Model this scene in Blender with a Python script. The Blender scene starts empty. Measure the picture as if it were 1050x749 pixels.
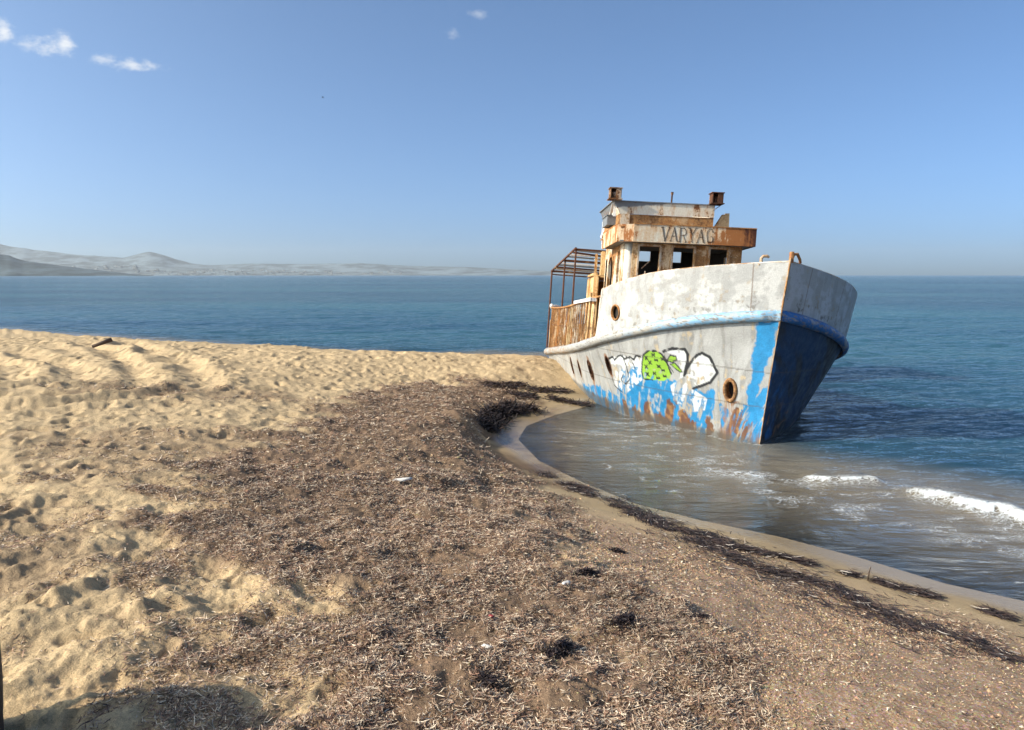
import bpy, bmesh, math, random
import numpy as np
from mathutils import Vector, Matrix
R = math.radians
SC = bpy.context.scene
COL = SC.collection
rng = np.random.default_rng(7)
random.seed(7)

# ---------------------------------------------------------------- camera, sky, sun, exposure
CAM_H, PITCH, F_PX, F_W = 2.4, R(6.76), 780.0, 1050.0
cam_d = bpy.data.cameras.new('camera'); cam = bpy.data.objects.new('camera', cam_d); COL.objects.link(cam)
cam.location = (0, 0, CAM_H); cam.rotation_euler = (math.pi / 2 - PITCH, 0, 0)
cam_d.sensor_width = 36; cam_d.lens = 36 * F_PX / F_W; cam_d.clip_start = .05; cam_d.clip_end = 20000
SC.camera = cam

SUN_EL, SUN_BACK = R(31), R(14)            # low sun on the left, a little behind the viewer
to_sun = Vector((-math.cos(SUN_BACK) * math.cos(SUN_EL), -math.sin(SUN_BACK) * math.cos(SUN_EL), math.sin(SUN_EL)))
sun_d = bpy.data.lights.new('sun', 'SUN'); sun = bpy.data.objects.new('sun', sun_d); COL.objects.link(sun)
sun_d.energy = 3.3; sun_d.angle = R(.53); sun_d.color = (1, .90, .75)
sun.rotation_euler = to_sun.to_track_quat('Z', 'Y').to_euler(); sun.location = to_sun * 50

world = bpy.data.worlds.new('World'); SC.world = world; world.use_nodes = True
SKY_STRENGTH = .145
def build_world():
    nt = world.node_tree; N = nt.nodes; L = nt.links; N.clear()
    out = N.new('ShaderNodeOutputWorld'); bg = N.new('ShaderNodeBackground'); L.new(bg.outputs[0], out.inputs[0])
    sky = N.new('ShaderNodeTexSky'); sky.sky_type = 'NISHITA'; sky.sun_disc = False
    sky.sun_elevation = SUN_EL; sky.sun_rotation = math.atan2(to_sun.x, to_sun.y)
    sky.altitude = 0; sky.air_density = .45; sky.dust_density = 3.2; sky.ozone_density = 3.0
    bg.inputs[1].default_value = SKY_STRENGTH
    tc = N.new('ShaderNodeTexCoord'); lift = N.new('ShaderNodeVectorMath'); lift.operation = 'ADD'; lift.inputs[1].default_value = (0, 0, .03); L.new(tc.outputs['Generated'], lift.inputs[0]); L.new(lift.outputs[0], sky.inputs[0])
    sep = N.new('ShaderNodeSeparateXYZ'); L.new(tc.outputs['Generated'], sep.inputs[0])
    def M(op, a, b=None, c=None):
        n = N.new('ShaderNodeMath'); n.operation = op
        for i, v in enumerate((a, b, c)):
            if v is None: continue
            if isinstance(v, (int, float)): n.inputs[i].default_value = v
            else: L.new(v, n.inputs[i])
        return n.outputs[0]
    az = M('ARCTAN2', sep.outputs[0], sep.outputs[1]); el = M('ARCSINE', sep.outputs[2])
    no = N.new('ShaderNodeTexNoise'); no.inputs['Scale'].default_value = 60; no.inputs['Detail'].default_value = 8; no.inputs['Roughness'].default_value = .62
    mp = N.new('ShaderNodeMapping'); mp.inputs['Scale'].default_value = (1, 1, 1.6); L.new(tc.outputs['Generated'], mp.inputs[0]); L.new(mp.outputs[0], no.inputs[0])
    tot = None
    # small fair-weather puffs: azimuth, elevation, half width, half height (degrees), strength
    for a, e, wa, we, k in ((-32.6, 14.3, .7, .8, .9), (-31.6, 13.8, .9, .45, .6), (-30.4, 13.8, 1.1, .6, .9), (-29.5, 14.1, .7, .85, .9), (-25.7, 13.4, 2.2, .42, .8), (-27.0, 13.5, 1.1, .42, .7), (-4.3, 16.75, .7, .33, .30), (-2.45, 18.0, .8, .4, .30)):
        dx = M('DIVIDE', M('SUBTRACT', az, R(a)), R(wa)); dy = M('DIVIDE', M('SUBTRACT', el, R(e)), R(we))
        d = M('SQRT', M('ADD', M('MULTIPLY', dx, dx), M('MULTIPLY', dy, dy)))
        v = M('ADD', M('SUBTRACT', 1.0, d), M('MULTIPLY', M('SUBTRACT', no.outputs[0], .5), 2.6))
        mr = N.new('ShaderNodeMapRange'); mr.interpolation_type = 'SMOOTHSTEP'; mr.inputs[1].default_value = -.1; mr.inputs[2].default_value = 1.35; mr.inputs[4].default_value = k; L.new(v, mr.inputs[0])
        tot = mr.outputs[0] if tot is None else M('MAXIMUM', tot, mr.outputs[0])
    # the phone's white balance, one constant for the whole sky
    wb = N.new('ShaderNodeMix'); wb.data_type = 'RGBA'; wb.blend_type = 'MULTIPLY'; wb.inputs[0].default_value = 1; L.new(sky.outputs[0], wb.inputs[6]); wb.inputs[7].default_value = (.885, 1.075, 1.095, 1)
    mix = N.new('ShaderNodeMix'); mix.data_type = 'RGBA'; L.new(tot, mix.inputs[0]); L.new(wb.outputs[2], mix.inputs[6]); mix.inputs[7].default_value = (3.9, 4.0, 4.1, 1)
    L.new(mix.outputs[2], bg.inputs[0])
build_world()
SC.view_settings.view_transform = 'Standard'; SC.view_settings.look = 'None'; SC.view_settings.gamma = 1
SC.view_settings.use_curve_mapping = False; SC.view_settings.exposure = .76
SC.render.engine = 'CYCLES'; SC.cycles.max_bounces = 8; SC.cycles.transparent_max_bounces = 12; SC.cycles.caustics_reflective = False; SC.cycles.caustics_refractive = False
SC.cycles.use_denoising = True
# ---------------------------------------------------------------- noise and ground shape
def _hash(ix, iy, seed):
    h = (ix.astype(np.int64) * 374761393 + iy.astype(np.int64) * 668265263 + seed * 1442695041) & 0xffffffff
    h = ((h ^ (h >> 13)) * 1274126177) & 0xffffffff
    h = ((h ^ (h >> 16)) * 2246822519) & 0xffffffff
    return ((h ^ (h >> 15)) & 0xffffff) / float(0xffffff)

def vnoise(x, y, seed=0):
    x0 = np.floor(x); y0 = np.floor(y); fx = x - x0; fy = y - y0
    fx = fx * fx * fx * (fx * (fx * 6 - 15) + 10); fy = fy * fy * fy * (fy * (fy * 6 - 15) + 10)
    a = _hash(x0, y0, seed); b = _hash(x0 + 1, y0, seed); c = _hash(x0, y0 + 1, seed); d = _hash(x0 + 1, y0 + 1, seed)
    return (a * (1 - fx) + b * fx) * (1 - fy) + (c * (1 - fx) + d * fx) * fy

def fbm(x, y, seed=0, octv=4, gain=0.5, lac=2.03):
    t = np.zeros_like(np.asarray(x, float)); a = 1.0; n = 0.0; c, s = 0.8, 0.6
    for i in range(octv):
        t += a * vnoise(x, y, seed + 17 * i); n += a; a *= gain
        x, y = (c * x - s * y) * lac + 5.3, (s * x + c * y) * lac + 1.7
    return t / n

def sstep(a, b, x):
    t = np.clip((x - a) / (b - a), 0, 1); return t * t * (3 - 2 * t)

def poly_nearest(P, x, y):
    """distance to an open polyline, the side (positive = left of travel) and the fractional vertex index"""
    best = np.full(x.shape, 1e9); side = np.zeros(x.shape); par = np.zeros(x.shape)
    for i in range(len(P) - 1):
        ax, ay = P[i][0], P[i][1]; dx, dy = P[i + 1][0] - ax, P[i + 1][1] - ay; L2 = dx * dx + dy * dy
        t = np.clip(((x - ax) * dx + (y - ay) * dy) / L2, 0, 1)
        ex = x - ax - t * dx; ey = y - ay - t * dy; d = np.hypot(ex, ey); m = d < best - 1e-9
        best = np.where(m, d, best); side = np.where(m, np.sign(dx * ey - dy * ex), side); par = np.where(m, i + t, par)
    return best, side, par

def inside(poly, x, y):
    r = np.zeros(x.shape, bool); n = len(poly); j = n - 1
    for i in range(n):
        xi, yi = poly[i]; xj, yj = poly[j]
        if yi != yj:
            c = ((yi > y) != (yj > y)) & (x < (xj - xi) * (y - yi) / (yj - yi) + xi); r ^= c
        j = i
    return r

def sdist(poly, x, y):
    d, _, _ = poly_nearest(list(poly) + [poly[0]], x, y)
    return np.where(inside(poly, x, y), d, -d)

# the waterline: x, y, width of the wet strip, height of the bank behind it, run of that bank
SHORE = np.array([(40, -14, .5, .5, 3.4), (12, .2, .5, .5, 3.4), (6, 3.9, .5, .5, 3.4), (3.8, 5.38, .45, .5, 3.4), (3.38, 5.72, .45, .5, 3.4), (2.98, 6.24, .45, .5, 3.4),
    (2.48, 6.77, .42, .5, 3.4), (1.86, 7.25, .4, .5, 3.2), (1.31, 7.79, .4, .48, 2.8), (.82, 8.63, .4, .44, 2.1), (.35, 9.66, .42, .42, 1.2),
    (.09, 10.95, .48, .40, .5), (.23, 11.97, .55, .34, .8), (.72, 12.9, .6, .3, 1.5), (1.3, 13.7, .5, .36, 1.8), (1.9, 14.6, .5, .45, 2.0), (2.5, 16, .5, .45, 2.0), (2.7, 18.5, .4, .45, 1.8),
    (1.6, 19.9, .4, .45, 1.5), (-.5, 20.2, .4, .5, 1.6), (-4, 20.4, .4, .6, 2.0), (-7.6, 21.2, .5, .7, 2.2), (-15.6, 26.2, .5, .75, 2.6), (-30, 34, .6, .75, 3), (-70, 52, .6, .75, 3)], float)

RUTS = [  # centre lines of the tyre ruts in the dry sand
    [(-9.43, 18.4), (-7.62, 16.19), (-6.02, 13.99), (-5.21, 12.51), (-4.88, 11.42), (-4.92, 10.69), (-5.21, 10.16), (-5.74, 9.6), (-7.2, 8.9)],
    [(-10.4, 18.4), (-8.6, 16.15), (-6.9, 13.95), (-6.0, 12.45), (-5.65, 11.4), (-5.75, 10.8), (-6.3, 10.3), (-7.6, 9.8)],
    [(-10.6, 16.2), (-8.75, 14.42), (-7.5, 12.9), (-7.0, 11.9), (-7.2, 11.2), (-8.2, 10.6), (-10, 10.3)], [(-11.4, 15.6), (-9.7, 14.2), (-8.4, 12.9), (-8.0, 12.1), (-8.3, 11.5), (-9.5, 11.0)]]

def shore_d(x, y):
    d, side, par = poly_nearest(SHORE, x, y)
    return d * side, par

SPLIT = 17
def _rise(par, d, x, y, S):
    i = np.arange(len(S)); w = np.interp(par, i, S[:, 2]); hb = np.interp(par, i, S[:, 3]); run = np.interp(par, i, S[:, 4])
    far = sstep(1.6, 6.5, d); hb = hb + (.48 - hb) * far; run = run + (1.8 - run) * far
    warp = (fbm(x * 1.3, y * 1.3, 5, 3) - .5) * .5
    q = np.clip((d + warp * np.clip(d - w, 0, 1) - w) / run, 0, 1.0)
    return .05 * np.clip(d, 0, w) / w + hb * (.45 * q * (2 - q) + .55 * sstep(0, 1, q)) + .22 * sstep(1.2, 5.5, d)

def ground_base(x, y):
    """the berm rises from the open shore behind it and from the cove in front; the lower of the two rules"""
    dA, sA, pA = poly_nearest(SHORE[:SPLIT + 1], x, y); dB, sB, pB = poly_nearest(SHORE[SPLIT:], x, y)
    d = np.where(dA < dB, dA * sA, dB * sB); land = np.full(x.shape, 0.)
    m = d > 0
    if m.any():
        zA = _rise(pA[m], dA[m], x[m], y[m], SHORE[:SPLIT + 1]); zB = _rise(pB[m], dB[m], x[m], y[m], SHORE[SPLIT:])
        k = .05; h = np.clip(.5 + .5 * (zB - zA) / k, 0, 1); land[m] = zB * (1 - h) + zA * h - k * h * (1 - h)
        land[m] = np.minimum(land[m], .80) * (1 - .12 * sstep(9, 13, y[m]) * sstep(-9, 0, x[m]))
    sea = -(.06 * np.clip(-d, 0, 3) + .14 * np.clip(-d - 3, 0, 30))
    return np.where(m, np.maximum(land, 0), np.maximum(sea, -3.5)), d

def dents(x, y, cell, seed, dens, ln, wd):
    """foot-sized hollows with a low rim, one chance per cell"""
    out = np.zeros(x.shape); cx = np.floor(x / cell); cy = np.floor(y / cell)
    for i in (-1, 0, 1):
        for j in (-1, 0, 1):
            gx = cx + i; gy = cy + j
            on = _hash(gx, gy, seed) < dens
            px = (gx + .15 + .7 * _hash(gx, gy, seed + 1)) * cell; py = (gy + .15 + .7 * _hash(gx, gy, seed + 2)) * cell
            a = _hash(gx, gy, seed + 3) * 6.283; s = .7 + .6 * _hash(gx, gy, seed + 4)
            u = ((x - px) * np.cos(a) + (y - py) * np.sin(a)) / (ln * s); v = (-(x - px) * np.sin(a) + (y - py) * np.cos(a)) / (wd * s)
            r = np.sqrt(u * u + v * v)
            out += np.where(on, (-np.exp(-(r * 1.25) ** 4) + .42 * np.exp(-((r - 1.35) / .42) ** 2)) * s, 0)
    return out
# ---------------------------------------------------------------- lines of the boat: s metres aft of the stem foot, b half breadth, z height above the foot
LEN = 10.2
_zs = [-.6, -.41, .09, .59, 1.09, 1.59, 2.09, 2.59, 3.09, 4.09, 5.1, 6, 7, 8, 9, 10.3]
_zr = [1.87, 1.84, 1.76, 1.65, 1.525, 1.42, 1.33, 1.26, 1.2, 1.13, 1.08, 1.04, 1.0, .955, .915, .87]
_ts = [-.6, -.55, -.05, .45, .95, 1.45, 1.95, 2.45, 3, 10.3]
_tz = [2.565, 2.56, 2.50, 2.44, 2.37, 2.26, 2.155, 2.10, 2.09, 2.1]
def smooth_interp(x, xs, ys):
    x = np.asarray(x, float); d = .18
    return sum(np.interp(x + k * d, xs, ys) for k in (-1, -.5, 0, .5, 1)) / 5
def z_rub(s): return smooth_interp(s, _zs, _zr)
def z_top(s): return smooth_interp(s, _ts, _tz)
def stern_f(sig): return np.clip(1 - np.clip((sig - 8.9) / 1.55, 0, 1) ** 2.6, 0, 1) ** .45
def b_rub(sig, side): 
    g = 1 - .1 * (side < 0) * 0 + .06 * (side > 0) * np.exp(-((sig - 1.5) / 1.5) ** 2)
    return 2.18 * (1 - (1 - np.clip(sig / 4.6, 0, 1)) ** 3.4) * stern_f(sig) * g
def b_top(sig, side):
    g = 1 + .05 * (side > 0) * np.exp(-((sig - 1.6) / 1.4) ** 2)
    return 2.27 * (1 - (1 - np.clip(sig / 4.6, 0, 1)) ** 3.4) * stern_f(sig) * g
def b_wl(sig): return smooth_interp(sig, [-.4, 0, .3, .56, 1.33, 2.11, 3.7, 5.5, 8, 10.3], [-.4 * .77, 0, .235, .43, .96, 1.36, 1.72, 1.83, 1.8, 1.7]) * np.clip(sig / .2, 0, 1) ** .3 * stern_f(sig)
def s_stem(z): return np.where(z > 0, -.55 * (np.clip(z, 0, 9) / 2.6) ** 1.1, .5 * np.clip(-z, 0, 9))
def hull_pt(sig, t, side):
    """t: 0 at the water, 1 at the rubbing strake, 2 at the top of the bulwark, negative below water"""
    sig = np.asarray(sig, float); t = np.asarray(t, float)
    zr = z_rub(sig - .4); zt = z_top(sig - .5)
    z = np.where(t <= 0, t * .8, np.where(t <= 1, t * zr, zr + (t - 1) * (zt - zr)))
    s = sig + s_stem(z)
    bw, br, bt = b_wl(sig), b_rub(sig, side), b_top(sig, side)
    bb = np.where(t <= 0, bw * (1 - .75 * np.clip(-t, 0, 1) ** 1.5), np.where(t <= 1, bw + (br - bw) * np.clip(t, 0, 1) ** .92, br + (bt - br) * np.clip(t - 1, 0, 1)))
    return np.stack([-s, side * bb, z], -1)
# ---------------------------------------------------------------- helpers
def tag(o, label=None, cat=None, group=None, kind=None):
    if label: o['label'] = label
    if cat: o['category'] = cat
    if group: o['group'] = group
    if kind: o['kind'] = kind
    return o

def link(name, me, mat=None, parent=None):
    o = bpy.data.objects.new(name, me); COL.objects.link(o)
    if mat is not None:
        for m in (mat if isinstance(mat, (list, tuple)) else [mat]): me.materials.append(m)
    if parent is not None: o.parent = parent
    return o

def empty(name, loc=(0, 0, 0)):
    o = bpy.data.objects.new(name, None); COL.objects.link(o); o.location = loc; o.empty_display_size = .2
    return o

def np_mesh(name, V, Q, smooth=True):
    """mesh from vertex array and an (n,k) face array"""
    V = np.ascontiguousarray(V, np.float32); Q = np.ascontiguousarray(Q, np.int32); k = Q.shape[1]
    me = bpy.data.meshes.new(name); me.vertices.add(len(V)); me.vertices.foreach_set('co', V.ravel())
    me.loops.add(Q.size); me.loops.foreach_set('vertex_index', Q.ravel()); me.polygons.add(len(Q))
    me.polygons.foreach_set('loop_start', np.arange(0, Q.size, k, dtype=np.int32)); me.polygons.foreach_set('loop_total', np.full(len(Q), k, np.int32))
    me.polygons.foreach_set('use_smooth', np.full(len(Q), smooth, bool)); me.update(calc_edges=True); me.validate()
    return me

def grid_faces(nr, nc, wrap=False):
    i = np.arange(nr - 1)[:, None] * nc; j = np.arange(nc if wrap else nc - 1)[None, :]; j2 = (j + 1) % nc
    return np.stack([i + j, i + j2, i + nc + j2, i + nc + j], -1).reshape(-1, 4)

def attr_col(me, name, C):
    a = me.attributes.new(name, 'FLOAT_COLOR', 'POINT'); D = np.ones((len(me.vertices), 4), np.float32); D[:, :C.shape[1]] = C; a.data.foreach_set('color', D.ravel())
def attr_f(me, name, v):
    a = me.attributes.new(name, 'FLOAT', 'POINT'); a.data.foreach_set('value', np.ascontiguousarray(v, np.float32).ravel())

class MB:
    """collects boxes, bars, tubes and loops in one bmesh, then links them as one object"""
    def __init__(self): self.b = bmesh.new()
    def quad(self, *p): self.b.faces.new([self.b.verts.new(q) for q in p])
    def box(self, c, s, rot=None, taper=0, bev=0):
        g = bmesh.ops.create_cube(self.b, size=1); vs = g['verts']
        for v in vs:
            f = 1 - taper * (v.co.z + .5); p = Vector((v.co.x * s[0] * f, v.co.y * s[1] * f, v.co.z * s[2]))
            if rot is not None: p = rot @ p
            v.co = p + Vector(c)
        if bev: bmesh.ops.bevel(self.b, geom=list({e for v in vs for e in v.link_edges}), offset=bev, segments=2, affect='EDGES', profile=.6)
        return self
    def bar(self, a, b, w, t=None, up=(0, 0, 1), bev=0):
        a, b = Vector(a), Vector(b); d = (b - a).normalized(); u = Vector(up)
        if abs(d.dot(u)) > .98: u = Vector((1, 0, 0))
        x = d.cross(u).normalized(); y = x.cross(d); m = Matrix((x, d, y)).transposed()
        return self.box((a + b) / 2, (w, (b - a).length, t or w), m, bev=bev)
    def tube(self, pts, r, n=10, caps=True):
        pts = [Vector(p) for p in pts]; rs = r if isinstance(r, (list, tuple)) else [r] * len(pts); rings = []; px = None
        for i, p in enumerate(pts):
            d = (pts[min(i + 1, len(pts) - 1)] - pts[max(i - 1, 0)]).normalized()
            x = (px - d * px.dot(d)).normalized() if px is not None and (px - d * px.dot(d)).length > 1e-4 else d.orthogonal().normalized()
            px = x; y = d.cross(x); rings.append([self.b.verts.new(p + (x * math.cos(k * 2 * math.pi / n) + y * math.sin(k * 2 * math.pi / n)) * rs[i]) for k in range(n)])
        for r0, r1 in zip(rings, rings[1:]):
            for k in range(n): self.b.faces.new((r0[k], r0[(k + 1) % n], r1[(k + 1) % n], r1[k]))
        if caps: self.b.faces.new(rings[0][::-1]); self.b.faces.new(rings[-1])
        return self
    def build(self, name, mat=None, parent=None, smooth=False, fn=None):
        if fn:
            for v in self.b.verts: v.co = fn(v.co)
        bmesh.ops.recalc_face_normals(self.b, faces=self.b.faces)
        me = bpy.data.meshes.new(name); self.b.to_mesh(me); self.b.free()
        if smooth: me.polygons.foreach_set('use_smooth', [True] * len(me.polygons))
        return link(name, me, mat, parent)

# ---------------------------------------------------------------- materials
class NT:
    def __init__(self, name):
        self.m = bpy.data.materials.new(name); self.m.use_nodes = True; self.t = self.m.node_tree; self.N = self.t.nodes; self.L = self.t.links; self.N.clear()
        self.out = self.N.new('ShaderNodeOutputMaterial')
    def n(self, typ, **kw):
        o = self.N.new(typ)
        for k, v in kw.items(): setattr(o, k, v)
        return o
    def set(self, sock, v):
        if hasattr(v, 'node'): self.L.new(v, sock)
        else: sock.default_value = v if not (isinstance(v, tuple) and len(v) == 3 and sock.type == 'RGBA') else (*v, 1)
    def math(self, op, a, b=0.0, clamp=False):
        o = self.n('ShaderNodeMath', operation=op, use_clamp=clamp); self.set(o.inputs[0], a); self.set(o.inputs[1], b); return o.outputs[0]
    def mix(self, f, a, b, mode='MIX'):
        o = self.n('ShaderNodeMix', data_type='RGBA', blend_type=mode); self.set(o.inputs[0], f); self.set(o.inputs[6], a); self.set(o.inputs[7], b); return o.outputs[2]
    def noise(self, vec, scale, detail=4, rough=.55, dist=0):
        o = self.n('ShaderNodeTexNoise'); self.L.new(vec, o.inputs['Vector']); o.inputs['Scale'].default_value = scale; o.inputs['Detail'].default_value = detail; o.inputs['Roughness'].default_value = rough; o.inputs['Distortion'].default_value = dist; return o.outputs[0]
    def coord(self, kind='Object', scale=(1, 1, 1)):
        t = self.n('ShaderNodeTexCoord'); m = self.n('ShaderNodeMapping'); m.inputs['Scale'].default_value = scale; self.L.new(t.outputs[kind], m.inputs[0]); return m.outputs[0]
    def ramp(self, v, a, b, lo=0.0, hi=1.0):
        o = self.n('ShaderNodeMapRange', interpolation_type='SMOOTHSTEP'); self.set(o.inputs[0], v); o.inputs[1].default_value = a; o.inputs[2].default_value = b; o.inputs[3].default_value = lo; o.inputs[4].default_value = hi; return o.outputs[0]
    def attr(self, name, out='Color'):
        return self.n('ShaderNodeAttribute', attribute_name=name).outputs[out]
    def bump(self, h, strength, dist, nrm=None):
        o = self.n('ShaderNodeBump'); self.set(o.inputs['Height'], h); o.inputs['Strength'].default_value = strength; o.inputs['Distance'].default_value = dist
        if nrm is not None: self.L.new(nrm, o.inputs['Normal'])
        return o.outputs[0]
    def bsdf(self, col, rough=.6, spec=.4, nrm=None, metal=0):
        o = self.n('ShaderNodeBsdfPrincipled'); self.set(o.inputs['Base Color'], col); self.set(o.inputs['Roughness'], rough); self.set(o.inputs['Specular IOR Level'], spec); self.set(o.inputs['Metallic'], metal)
        if nrm is not None: self.L.new(nrm, o.inputs['Normal'])
        return o.outputs[0]
    def done(self, sh): self.L.new(sh, self.out.inputs[0]); return self.m

def rust_paint(name, paint, amount, scale=1.0, dark=.35, rust=(.36, .155, .05)):
    """old paint over rusting steel: amount 0 = sound paint, 1 = nearly all rust; streaks run down"""
    t = NT(name); c = t.coord(); cs = t.coord(scale=(1.5, 1.5, .45))
    patch = t.noise(c, 2.6 * scale, 8, .62); streak = t.noise(cs, 3.4 * scale, 6, .6); fine = t.noise(c, 26 * scale, 6, .65); tone = t.noise(c, 5.5 * scale, 5, .6)
    v = t.math('ADD', t.math('MULTIPLY', patch, .52), t.math('ADD', t.math('MULTIPLY', streak, .26), t.math('MULTIPLY', fine, .22)))
    e = .66 - .32 * amount
    m = t.ramp(v, e - .035, e + .035); stain = t.ramp(v, e - .13, e + .03)
    rcol = t.mix(t.ramp(tone, .38, .66), rust, (.1, .045, .022)); rcol = t.mix(t.ramp(fine, .35, .75), rcol, (.5, .27, .1), 'MIX') if dark < .5 else t.mix(t.ramp(fine, .3, .8), rcol, (.035, .018, .012))
    pcol = t.mix(t.ramp(fine, .3, .75), paint, tuple(x * .82 for x in paint)); pcol = t.mix(t.math('MULTIPLY', stain, .55), pcol, (.62, .34, .13))
    col = t.mix(m, pcol, rcol)
    h = t.math('ADD', t.math('MULTIPLY', m, -.6), t.math('MULTIPLY', fine, .8))
    return t.done(t.bsdf(col, t.ramp(m, 0, 1, .5, .88), .35, t.bump(h, .5, .012)))

def flat_mat(name, col, rough=.8, spec=.3, var=.35, scale=30, bump=.3, bd=.004):
    t = NT(name); c = t.coord(); n = t.noise(c, scale, 6, .6)
    return t.done(t.bsdf(t.mix(t.ramp(n, .3, .7), col, tuple(x * (1 - var) for x in col)), rough, spec, t.bump(n, bump, bd)))
# ---------------------------------------------------------------- beach
WEED = [(-2.35, 12.96), (-1.04, 14.64), (.29, 14.7), (.35, 13.56), (-.2, 12.3), (-.35, 11.3), (-.3, 10.5), (-.06, 9.75), (.34, 8.9), (.5, 7.9), (.55, 6.71), (.25, 5.2), (.3, 4.6), (.55, 4.2), (.86, 3.64), (1.03, 2.99), (1.1, 2.4), (1.1, .8), (-.9, .8),
        (-.7, 2.61), (-1.12, 2.79), (-1.29, 3.08), (-1.06, 3.35), (-1.2, 3.81), (-1.83, 4.1), (-2.46, 5.31), (-2.94, 7.23), (-2.71, 8.82), (-2.47, 10.86)]
THIN = [[(-5.11, 7.72), (-4.17, 8.51), (-2.4, 8.7), (-2.3, 6.0), (-3.79, 6.0)], [(-3.8, 5.2), (-2.56, 4.84), (-2.3, 3.97), (-2.57, 3.4), (-3.6, 3.4)], [(-1.75, 3.55), (-1.2, 3.75), (-.9, 3.3), (-1.3, 2.8), (-1.7, 3.1)], [(-6.5, 11.6), (-4.4, 11.9), (-3, 11.2), (-4.5, 10.2), (-6.5, 10.6)]]
def ground(x, y, want_masks=False):
    z, d = ground_base(x, y)
    n1 = fbm(x * .9, y * .9, 31, 3); sd = sdist(WEED, x, y)
    weed = sstep(-.35, .35, sd + (fbm(x * 2.4, y * 2.4, 40, 4) - .5) * 1.5)
    thin = np.zeros(x.shape)
    for P in THIN: thin = np.maximum(thin, sstep(-.3, .4, sdist(P, x, y) + (fbm(x * 3.1, y * 3.1, 44, 4) - .5) * 1.6))
    dry = sstep(.9, 2.2, d) * (1 - .75 * weed)
    right = sstep(.1, 1.1, x + .12 * (y - 4)) * sstep(10, 8.5, y)      # raked smooth by the swash on this side
    dry2 = dry * (1 - .85 * right)
    xw = x + (fbm(x * 5, y * 5, 13, 3) - .5) * .16; yw = y + (fbm(x * 5, y * 5, 14, 3) - .5) * .16
    h = (fbm(x * 2.2, y * 2.2, 11, 5, .55) - .5) * (.10 + .12 * sstep(8, 4, y)) + (fbm(x * 7, y * 7, 12, 4, .55) - .5) * .04
    h = h + .030 * dents(xw, yw, .46, 61, .6, .15, .085) + .022 * dents(xw + 7, yw + 3, .29, 71, .55, .085, .055) - .02 * (n1 - .5)
    z = z + h * dry2
    rut = np.zeros(x.shape); near = (x < -3.5) & (y > 8) & (y < 19.5)
    if near.any():
        xx, yy = x[near], y[near]; acc = np.zeros(xx.shape)
        for P in RUTS:
            rd, _, _ = poly_nearest(P, xx + (vnoise(xx * 1.3, yy * 1.3, 3) - .5) * .3, yy + (vnoise(xx * 1.3, yy * 1.3, 4) - .5) * .3)
            acc += (-.045 * np.exp(-(rd / .24) ** 2) + .04 * np.exp(-((rd - .42) / .19) ** 2)) * (.7 + .6 * vnoise(xx * .9, yy * .9, 6))
        rut[near] = acc
    z = z + rut
    lump = (fbm(x * 4.5, y * 4.5, 22, 4) - .5) * .10 + (fbm(x * 15, y * 15, 23, 3) - .5) * .03
    z = z + (lump + .025) * weed * sstep(.5, 1.0, d) + .012 * (fbm(x * 3, y * 3, 90, 4) - .5) * sstep(.1, .8, d) * right + .02 * right * (fbm(x * 8, y * 8, 91, 3) - .5) * sstep(.8, 1.8, d)
    # the thrown-up edge of the weed where the cove begins
    bd, _, _ = poly_nearest([(-.62, 10.5), (-.52, 11.6), (-.34, 12.5), (-.05, 13.05), (.3, 13.05)], x, y)
    z = z + .09 * np.exp(-(bd / .2) ** 2) * (.6 + .8 * vnoise(x * 4, y * 4, 8))
    if not want_masks: return z
    grav = sstep(.5, 1.6, d) * sstep(-.2, .9, x + .1 * (y - 4) + (fbm(x * 2, y * 2, 50, 3) - .5) * 1.2) * sstep(9.6, 8.4, y) * (1 - .6 * weed)
    return z, d, weed, thin, grav

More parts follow.
